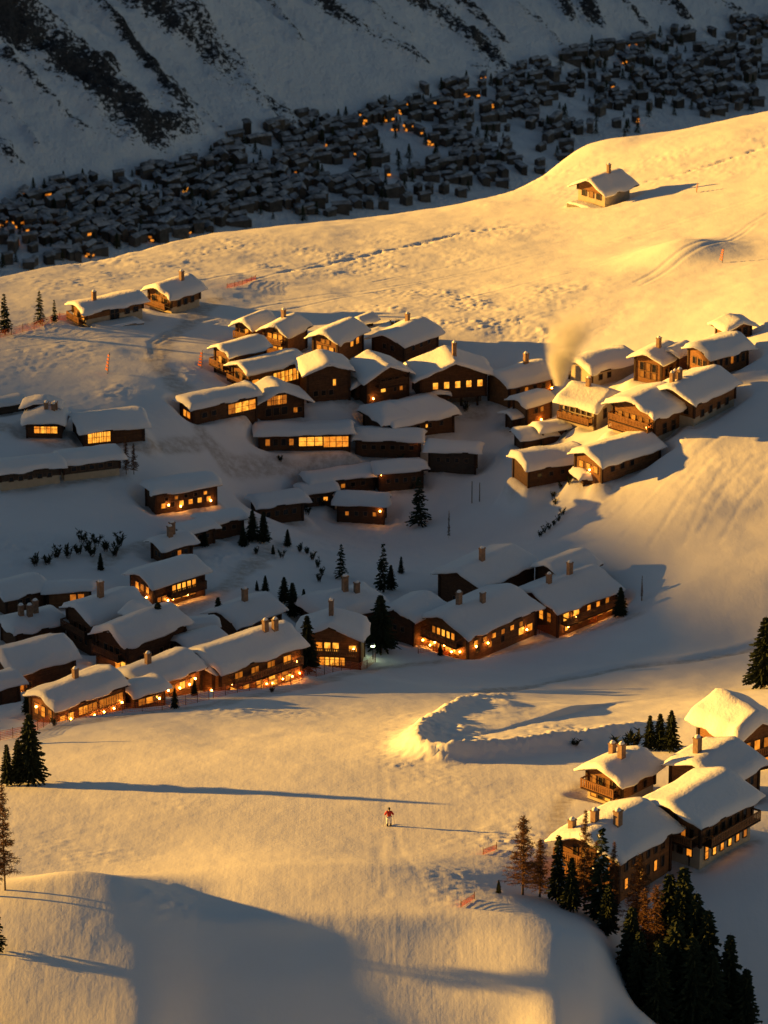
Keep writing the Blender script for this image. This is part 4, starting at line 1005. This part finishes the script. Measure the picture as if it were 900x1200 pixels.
for i, (u, v) in enumerate([(42,664),(56,662),(66,655),(80,654),(92,650),(102,646),(113,640),(124,646),(134,652),(96,636),(108,652),(140,640)]):
    plant('shrub', SHR[i % 3], u, v, v-17, 'leafless dark bush in the thicket above the lower village', 'shrub', g, H0=1.3, wid=.9)
# ------------------------------------------------------------------ the far village in the shaded valley
def far_village():
    rng = random.Random(4)
    kinds = []
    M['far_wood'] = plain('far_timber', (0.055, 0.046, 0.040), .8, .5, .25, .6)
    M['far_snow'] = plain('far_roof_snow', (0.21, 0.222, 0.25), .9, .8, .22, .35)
    for (L, W, h, flat) in ((12, 6.8, 7.5, 16), (15, 7, 9, 13), (9, 5.8, 7, 20), (22, 7, 7.5, 10), (11, 6.8, 10.5, 14)):
        pr = R(flat)
        wl = wall_body(L-1.6, W-1.6, h, pr, 0, 4, -6).mesh('wall', M['far_wood'])
        rr = random.Random(int(L))
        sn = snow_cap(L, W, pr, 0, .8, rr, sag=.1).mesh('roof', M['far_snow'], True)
        kinds.append((wl, sn, L, W, h, h + (W-1.6)/2*math.tan(pr) + .15))
    win = {}
    def winmesh(m, w, h):
        k = (m.name, w, h)
        if k not in win: win[k] = MB().box((0, -w/2, -h/2), (.15, w/2, h/2)).mesh('window', m)
        return win[k]
    sk = [(-60,335),(0,322),(120,302),(250,272),(450,249),(600,222),(640,205),(690,172),(800,150),(900,128),(960,112)]
    sku, skv = zip(*sk)
    up_u = [-60,0,40,130,230,300,420,520,600,640,700,760,830,900,960]
    up_v = [262,250,222,205,190,150,130,100,84,72,52,40,30,22,12]
    used = []; made = 0
    cand = []
    for _ in range(9000):
        u = rng.uniform(-25, 925); t = rng.random()
        v0, v1 = np.interp(u, up_u, up_v), np.interp(u, sku, skv)
        v = v0 + (v1-v0-2)*t
        cand.append((u, v, t))
    glow = [(470,175,45),(430,140,60),(490,185,18),(225,225,10),(40,240,22),(170,285,12),(215,265,14),(620,85,22),(425,190,16),(240,210,12),(10,275,20),(140,225,20)]
    for (u, v, t) in cand:
        if made >= 290: break
        # thinner, with white gaps, close to the crest on the right and on the left
        w = 1.0
        if t > .72 and u > 380: w = .25
        if t > .8 and u < 330: w = .6
        if 230 < u < 420 and t > .55: w = .3
        if 560 < u < 660 and t < .25: w = .35
        if rng.random() > w: continue
        if float(vnoise(np.array([u/45.+9]), np.array([v/20.]))[0]) < -.17: continue
        d = 10 + 5*(u > 500)
        if any(abs(u-a) < 10.5 and abs(v-b) < 5.5 for a, b in used): continue
        p = far_hit(u, v)
        if p[1] > 3300: continue
        used.append((u, v)); made += 1
        k = rng.choices(range(5), (4, 2, 4, 1.6, 1.2))[0]
        wl, sn, L, W, h, zr = kinds[k]
        yaw = R(rng.choice((225, 240, 210, 255, 290, 200)) + rng.uniform(-12, 12))
        lit = any(math.hypot(u-a, (v-b)*1.3) < r for a, b, r in glow) and rng.random() < .95 or rng.random() < .13
        big = math.hypot(u-487, v-184) < 14 or math.hypot(u-225, v-226) < 12
        lab = 'far snow roofed chalet in the shaded valley with glowing orange windows' if lit else 'far dark snow roofed chalet in the unlit part of the shaded valley village'
        root = thing('far_chalet', lab, 'chalet', (p[0], p[1], float(far_z(np.array([p[0]]), np.array([p[1]]))[0])), yaw, 'far chalets with lit windows' if lit else 'far chalets without light')
        k_ = rng.uniform(.42, .66)
        root.scale = (k_, k_, k_)
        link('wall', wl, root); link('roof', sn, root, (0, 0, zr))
        if lit:
            for q in range(rng.randint(4, 8) if big else rng.randint(1, 4)):
                m = LITS[rng.choice((0, 1, 1))] if not big else LITS[rng.choice((1, 2, 2))]
                if rng.random() < .55: link('window', winmesh(m, 2.6, 1.7), root, ((L-1.6)/2, rng.uniform(-.35, .35)*W, rng.choice((1.8, 4.2))), 0)
                else: link('window', winmesh(m, 3.0, 1.7), root, (rng.uniform(-.38, .38)*L, (W-1.6)/2, rng.choice((1.8, 4.2))), math.pi/2)
    # the countless smaller houses between them read as one mass
    mb = MB(); n2 = 0; used2 = list(used)
    bx = [(-.5,-.5,0),(.5,-.5,0),(.5,.5,0),(-.5,.5,0),(-.5,-.5,1),(.5,-.5,1),(.5,.5,1),(-.5,.5,1),(-.5,0,1.3),(.5,0,1.3)]
    for (u, v, t) in cand:
        if n2 >= 560: break
        if float(vnoise(np.array([u/38.]), np.array([v/17.]))[0]) < -.06: continue
        if t > .75 and u > 380 and rng.random() < .7: continue
        if any(abs(u-a) < 6.0 and abs(v-b) < 3.6 for a, b in used2): continue
        p = far_hit(u, v)
        if p[1] > 3300: continue
        used2.append((u, v)); n2 += 1
        Rm = Matrix.Rotation(R(rng.choice((225, 240, 200, 290))+rng.uniform(-15, 15)), 3, 'Z'); sx, sy, sz = rng.uniform(4, 8), rng.uniform(2.6, 4.0), rng.uniform(2.5, 5)
        q = [Rm @ Vector((a*sx, b*sy, c*sz - (2 if c == 0 else 0))) for a, b, c in bx]
        mb.add([tuple(a + Vector(p)) for a in q], [(0,1,5,4),(2,3,7,6),(1,2,6,9,5),(3,0,4,8,7)], 0)
        q = [Rm @ Vector((a*sx*1.15, b*sy*1.25, c*sz - (0 if c < 1.2 else 0))) + Vector((0, 0, rng.uniform(.0, .05))) for a, b, c in bx[4:]]
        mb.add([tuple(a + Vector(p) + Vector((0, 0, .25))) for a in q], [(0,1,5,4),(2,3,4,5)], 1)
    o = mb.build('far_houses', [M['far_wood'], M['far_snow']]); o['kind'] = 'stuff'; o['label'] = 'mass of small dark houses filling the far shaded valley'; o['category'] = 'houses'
    # dark trees between the far houses
    def blob(seed):
        r = random.Random(seed); b = MB()
        for i in range(12):
            z = 1 + 11*i/11; rr = 3.0*(1-i/12)+.3
            for k in range(7):
                a = 6.28*k/7 + r.random(); q = rr*r.uniform(.6, 1.1)
                c = Vector((math.cos(a), math.sin(a), 0)); s_ = Vector((-c.y, c.x, 0))
                b.add([(0, 0, z+.9), tuple(c*q - s_*.5 + Vector((0, 0, z-.5))), tuple(c*q*1.15 + Vector((0, 0, z-.9))), tuple(c*q + s_*.5 + Vector((0, 0, z-.5)))], [(0, 1, 2, 3)])
        return b.mesh('far_tree', M['needle'])
    bl = [blob(1), blob(2), blob(3)]
    n = 0
    for (u, v, t) in cand[::-1]:
        if n >= 290: break
        if any(abs(u-a) < 5 and abs(v-b) < 3 for a, b in used): continue
        if t > .8 and rng.random() < .6: continue
        used.append((u, v)); n += 1
        p = far_hit(u, v)
        o = link('far_tree', bl[n % 3], None, tuple(p), rng.random()*6); k_ = rng.uniform(.25, .6); o.scale = (k_*1.2, k_*1.2, k_)
        o['label'] = 'dark tree between the houses of the far shaded village'; o['category'] = 'tree'; o['group'] = 'trees of the far village'
far_village()
# ------------------------------------------------------------------ fences, markers, lamp, smoke, people
def net_fence(pts, label, hgt=1.1, group='orange safety nets', name='safety_net'):
    P = [on_ground(*p) for p in pts]
    root = thing(name, label, 'fence', tuple(P[0]), 0, group)
    O = P[0]; seg = []
    for a, b in zip(P[:-1], P[1:]):
        n = max(1, int(round(math.hypot(*(b-a)[:2])/2.2)))
        for i in range(n): seg.append(a + (b-a)*i/n)
    seg.append(P[-1])
    seg = [np.array([q[0], q[1], gz(q[0], q[1])]) for q in seg]
    nb = MB()
    for i, q in enumerate(seg):
        MB().tube((0, 0, -.3), (0, 0, hgt+.15), .035, .03, 6).build('post', M['bark'], root, tuple(q-O))
    for a, b in zip(seg[:-1], seg[1:]):
        d = b-a; L = np.linalg.norm(d); m = max(3, int(L/.22))
        for k in range(6):
            z = .1 + (hgt-.15)*k/5
            nb.tube(tuple(a-O+[0, 0, z]), tuple(b-O+[0, 0, z]), .022, .022, 4)
        for k in range(m):
            c = a-O+d*(k+.5)/m; nb.tube(tuple(c+[0, 0, .1]), tuple(c+[0, 0, hgt-.05]), .014, .014, 3)
    nb.build('net', M['net'], root)
    return root
net_fence([(0,396),(40,386),(80,376),(108,384)], 'orange net fence curving below the long terraced chalet')
net_fence([(62,851),(120,838),(190,832),(245,820)], 'orange net fence before the long lamp lit chalet')
net_fence([(250,818),(320,806),(390,788),(440,776)], 'orange net fence before the largest lamp lit chalet')
net_fence([(490,766),(560,760),(650,742),(700,730)], 'orange net fence along the row of four')
net_fence([(0,868),(30,862),(58,848)], 'short orange net at the snow heap above the trio of spruces')
net_fence([(266,338),(284,334),(300,328)], 'short orange net on the upper piste right of the twin chalets', 0.7)
net_fence([(540,1064),(556,1054)], 'little orange net at the lower edge of the piste', 0.6)
net_fence([(566,1002),(582,996)], 'little orange net beside the sunlit heap near the nearest chalet', 0.6)
def marker(u, v, hp, label, lean=8):
    p = on_ground(u, v); s = math.sqrt(p[1]**2+p[2]**2)/F; H = hp*s
    root = thing('piste_marker', label, 'marker', tuple(p), R(u % 90), 'orange piste markers')
    MB().tube((0, 0, -.4), (H*math.sin(R(lean)), 0, H), .05, .04, 6).build('pole', M['bark'], root)
    b = MB(); w = .55
    for k in range(5):
        z0, z1 = H*(.12+.16*k), H*(.12+.16*k)+H*.10
        x0 = z0*math.tan(R(lean)); x1 = z1*math.tan(R(lean))
        b.add([(x0, .05, z0), (x0, .05+w*(1.1-.12*k), z0+.05), (x1, .05+w*(1.05-.12*k), z1+.05), (x1, .05, z1), (x0+.03, .05, z0), (x0+.03, .05+w*(1.1-.12*k), z0+.05), (x1+.03, .05+w*(1.05-.12*k), z1+.05), (x1+.03, .05, z1)],
              [(0, 1, 2, 3), (7, 6, 5, 4), (0, 4, 5, 1), (1, 5, 6, 2), (2, 6, 7, 3), (3, 7, 4, 0)])
    b.build('netting', M['net'], root)
marker(126,438,26,'orange netting on a leaning pole above the churned snow on the shelf')
marker(236,432,22,'orange netting on a pole left of the lit gable chalet')
marker(846,308,18,'orange marker in the shaded hollow under the lone chalet')
marker(816,226,12,'thin orange marker pole right of the lone chalet shadow')
def plow_post(u, v, hp, label):
    p = on_ground(u, v); s = math.sqrt(p[1]**2+p[2]**2)/F
    o = MB().tube((0, 0, -.5), (0, 0, hp*s), .07, .05, 6).build('wooden_post', M['bark'], None, tuple(p))
    o['label'] = label; o['category'] = 'post'; o['group'] = 'posts in the snow'
plow_post(752,704,20,'weathered post in the snow beside the thin bare tree')
plow_post(553,590,28,'left leaning timber post under the terrace end chalet')
plow_post(562,588,24,'right timber post under the terrace end chalet')
# floodlight that tints the snow green
p = on_ground(437, 772); s = math.sqrt(p[1]**2+p[2]**2)/F
root = thing('floodlight', 'small floodlight post giving a greenish glow beside the big dark spruce', 'lamp', tuple(p), 0)
MB().tube((0, 0, -.4), (0, 0, 1.7), .06, .05, 8).build('pole', M['metal'], root)
hd = MB().box((-.22, -.05, 1.62), (.22, .25, 1.9)).box((-.26, .12, 1.58), (.26, .30, 1.62)).build('lamp_head', M['metal'], root)
MB().box((-.2, -.10, 1.56), (.2, .12, 1.575)).build('lens', M['lamp_green'], hd)
# smoke from the chimney of the yellow gabled chalet
def smoke():
    base = on_ground(655, 452, 7.0); s = np.linalg.norm(base)/F
    b = MB(); n = 22; k = 14
    vs = []
    rs = np.random.RandomState(3)
    for i in range(n):
        t = i/(n-1)
        c = Vector((s*(4*t + 30*t**2.2), 4*t, s*86*(t**.9)))
        r = s*(6 + 46*t**.85 - 14*max(0, t-.75)*4*.6)*(1 if i < n-1 else .4)
        for j in range(k):
            a = 6.283*j/k
            q = r*(1 + .45*float(vnoise(np.array([3.1+math.cos(a)*1.1+t*7]), np.array([math.sin(a)*1.1+t*5]))[0]))
            vs.append(tuple(c + Vector((math.cos(a)*q, math.sin(a)*q*.8, .18*q*math.sin(2*a)))))
    fs = [(i*k+j, i*k+(j+1) % k, (i+1)*k+(j+1) % k, (i+1)*k+j) for i in range(n-1) for j in range(k)] + [tuple(range(k-1, -1, -1)), tuple(range((n-1)*k, n*k))]
    b.add(vs, fs)
    m = bpy.data.materials.new('smoke'); m.use_nodes = True; nt = m.node_tree; nt.nodes.remove(nt.nodes['Principled BSDF'])
    pv = nt.nodes.new('ShaderNodeVolumePrincipled'); pv.inputs['Color'].default_value = (.97, .96, .95, 1); pv.inputs['Anisotropy'].default_value = 0.0
    tc = N(nt, 'ShaderNodeTexCoord')
    nz = noise(nt, .30, 4, .6, tc.outputs['Object'])
    sep = N(nt, 'ShaderNodeSeparateXYZ'); nt.links.new(tc.outputs['Object'], sep.inputs[0])
    def mth(op, a, b_=None, c_=None):
        k = N(nt, 'ShaderNodeMath', operation=op)
        for i, q in enumerate((a, b_, c_)):
            if q is None: continue
            if isinstance(q, (int, float)): k.inputs[i].default_value = q
            else: nt.links.new(q, k.inputs[i])
        return k.outputs[0]
    # the plume thins out towards its rim and with height; t runs along its bent axis
    t = mth('POWER', mth('MAXIMUM', mth('DIVIDE', sep.outputs[2], s*86), 0.0), 1/.9)
    cx = mth('MULTIPLY', mth('ADD', mth('MULTIPLY', t, 4.0), mth('MULTIPLY', mth('POWER', t, 2.2), 30.0)), s)
    dx = mth('SUBTRACT', sep.outputs[0], cx); dy = mth('SUBTRACT', sep.outputs[1], mth('MULTIPLY', t, 4.0))
    d = mth('SQRT', mth('ADD', mth('MULTIPLY', dx, dx), mth('MULTIPLY', dy, dy)))
    r_ = mth('MULTIPLY', mth('ADD', mth('MULTIPLY', mth('POWER', t, .85), 40.0), 6.0), s)
    rim = mth('POWER', mth('MAXIMUM', mth('SUBTRACT', 1.0, mth('DIVIDE', d, r_)), 0.0), 1.1)
    fall = mth('DIVIDE', mth('MAXIMUM', mth('SUBTRACT', 1.0, t), 0.0), mth('ADD', mth('MULTIPLY', t, 1.8), .8))
    dn = ramp(nt, nz, [(.30, (0, 0, 0)), (.62, (1, 1, 1))])
    mu = mth('MULTIPLY', mth('MULTIPLY', fall, rim), dn)
    m2 = N(nt, 'ShaderNodeMath', operation='MULTIPLY'); nt.links.new(mu, m2.inputs[0]); m2.inputs[1].default_value = SMOKE
    nt.links.new(m2.outputs[0], pv.inputs['Density'])
    nt.links.new(pv.outputs[0], nt.nodes['Material Output'].inputs['Volume'])
    o = b.build('smoke_plume', m, None, tuple(base))
    o['label'] = 'pale smoke plume rising from the chimney on the sunlit knoll'; o['category'] = 'smoke'; o['kind'] = 'stuff'
smoke()
# ---- people
def skin_body(name, joints, bones, radii, mat, parent):
    me = bpy.data.meshes.new(name); me.from_pydata(joints, bones, []); me.update()
    o = bpy.data.objects.new(name, me); COL.objects.link(o); o.parent = parent
    md = o.modifiers.new('skin', 'SKIN'); md.use_smooth_shade = True
    me.skin_vertices.new() if not me.skin_vertices else None
    for i, r in enumerate(radii):
        me.skin_vertices[0].data[i].radius = r if isinstance(r, tuple) else (r, r)
    me.skin_vertices[0].data[0].use_root = True
    sb = o.modifiers.new('sub', 'SUBSURF'); sb.levels = 1; sb.render_levels = 2
    me.materials.append(mat)
    return o
def skier():
    p = on_ground(456, 968); 
    root = thing('person', 'skier in a red jacket and white trousers on the groomed piste', 'skier', tuple(p), R(0))
    # skiing away and down, knees bent, arms out with poles; body faces +y (away)
    J = [(0,0,.93),(0,.03,1.12),(0,.07,1.34),(0,.09,1.48),(0,.11,1.58),(0,.12,1.72),
         (-.12,.02,.90),(-.15,.16,.52),(-.15,.02,.12),(-.15,.16,.06),
         (.12,.02,.90),(.15,.16,.52),(.15,.02,.12),(.15,.16,.06),
         (-.21,.07,1.40),(-.36,.05,1.16),(-.34,.28,1.05),(-.34,.36,1.03),
         (.21,.07,1.40),(.36,.05,1.16),(.34,.28,1.05),(.34,.36,1.03)]
    E = [(0,1),(1,2),(2,3),(3,4),(4,5),(0,6),(6,7),(7,8),(8,9),(0,10),(10,11),(11,12),(12,13),(2,14),(14,15),(15,16),(16,17),(2,18),(18,19),(19,20),(20,21)]
    Rr = [(.17,.13),(.16,.12),(.19,.13),(.07,.07),(.085,.10),(.09,.10),.12,.085,.065,.05,.12,.085,.065,.05,.075,.058,.045,.04,.075,.058,.045,.04]
    skin_body('body', J, E, Rr, M['skin'], root)
    # clothing as close fitting shells
    skin_body('jacket', [(0,0,.98),(0,.03,1.14),(0,.07,1.34),(0,.09,1.47),(-.21,.07,1.40),(-.37,.05,1.15),(-.35,.27,1.05),(.21,.07,1.40),(.37,.05,1.15),(.35,.27,1.05)],
              [(0,1),(1,2),(2,3),(2,4),(4,5),(5,6),(2,7),(7,8),(8,9)], [(.22,.17),(.20,.16),(.23,.17),(.10,.10),.115,.10,.075,.115,.10,.075], M['red'], root)
    skin_body('trousers', [(0,0,.98),(-.12,.02,.88),(-.15,.16,.52),(-.15,.02,.14),(.12,.02,.88),(.15,.16,.52),(.15,.02,.14)],
              [(0,1),(1,2),(2,3),(0,4),(4,5),(5,6)], [(.19,.15),.15,.12,.10,.15,.12,.10], M['white'], root)
    hb = ball(1.0, 14)
    MB().add([(q[0]*.125, q[1]*.14+.11, q[2]*.13+1.70) for q in hb.v if True], hb.f).build('helmet', M['black'], root, smooth=True)
    for sx in (-1, 1):
        MB().add([(sx*.34+q[0]*.055, .36+q[1]*.07, 1.03+q[2]*.06) for q in hb.v], hb.f).build('glove', M['black'], root, smooth=True)
        MB().box((sx*.15-.07, -.12, .02), (sx*.15+.07, .24, .26)).build('boot', M['black'], root)
        k = MB().box((sx*.15-.05, -.75, -.02), (sx*.15+.05, .80, .02)); k.add([(sx*.15-.05,.80,-.02),(sx*.15+.05,.80,-.02),(sx*.15+.03,.98,.10),(sx*.15-.03,.98,.10),(sx*.15-.05,.80,.02),(sx*.15+.05,.80,.02),(sx*.15+.03,.98,.12),(sx*.15-.03,.98,.12)],[(0,1,2,3),(7,6,5,4),(0,3,7,4),(1,5,6,2),(3,2,6,7)])
        k.build('ski', M['black'], root)
        MB().tube((sx*.35, .40, 1.10), (sx*.55, -.15, .0), .014, .010, 6).build('ski_pole', M['metal'], root)
skier()
def bin_(u, v, lab):
    p = on_ground(u, v)
    root = thing('waste_bin', lab, 'bin', tuple(p), R(20), 'dark bins below the large chalet')
    b = MB(); b.add([(-.27,-.3,-.3),(.27,-.3,-.3),(.27,.3,-.3),(-.27,.3,-.3),(-.33,-.38,1.05),(.33,-.38,1.05),(.33,.38,1.05),(-.33,.38,1.05)], [(3,2,1,0),(4,5,6,7),(0,1,5,4),(1,2,6,5),(2,3,7,6),(3,0,4,7)])
    b.build('container', M['black'], root)
    MB().box((-.36,-.41,1.055),(.36,.44,1.13)).build('lid', M['metal'], root)
bin_(809,1013,'left one of two dark bins on the snow below the large chalet')
bin_(819,1015,'right one of two dark bins on the snow below the large chalet')
# ------------------------------------------------------------------ the snow covered ground, shaped round the buildings
def build_setting():
    xs = spaced([(-420,-110,6),(-110,-58,2.0),(-58,-20,.34),(-20,20,.26),(20,76,.34),(76,110,1.5),(110,260,6)])
    ys = spaced([(255,312,3),(312,470,.30),(470,640,.42),(640,900,.8),(900,1000,5)])
    X, Y = np.meshgrid(xs, ys)
    Z = ground(X, Y)
    o = grid_mesh('hillside', X, Y, Z, M['piste'])
    pa = np.zeros_like(X)
    for Pp, wd in PATHS:
        d, t, s = seg_dist(X, Y, Pp); wd = wd*(1+.9*vnoise(X*.35, Y*.35))
        pa = np.maximum(pa, np.exp(-(d/wd)**4))
    for (px, py, pz, ca, sa, hl, hw) in PADS:      # trampled snow round the walls
        dx, dy = X-px, Y-py
        a = np.abs(dx*ca + dy*sa) - hl; b = np.abs(-dx*sa + dy*ca) - hw
        d = np.hypot(np.clip(a, 0, None), np.clip(b, 0, None))
        pa = np.maximum(pa, .8*(1-sstep(.3, 1.7, d + 1.2*vnoise(X*.6, Y*.6))))
    at = o.data.attributes.new('path', 'FLOAT', 'POINT'); at.data.foreach_set('value', pa.ravel().astype(np.float32)); o['kind'] = 'structure'
    o['label'] = 'snow covered hillside with groomed piste and ski tracks'
build_setting()
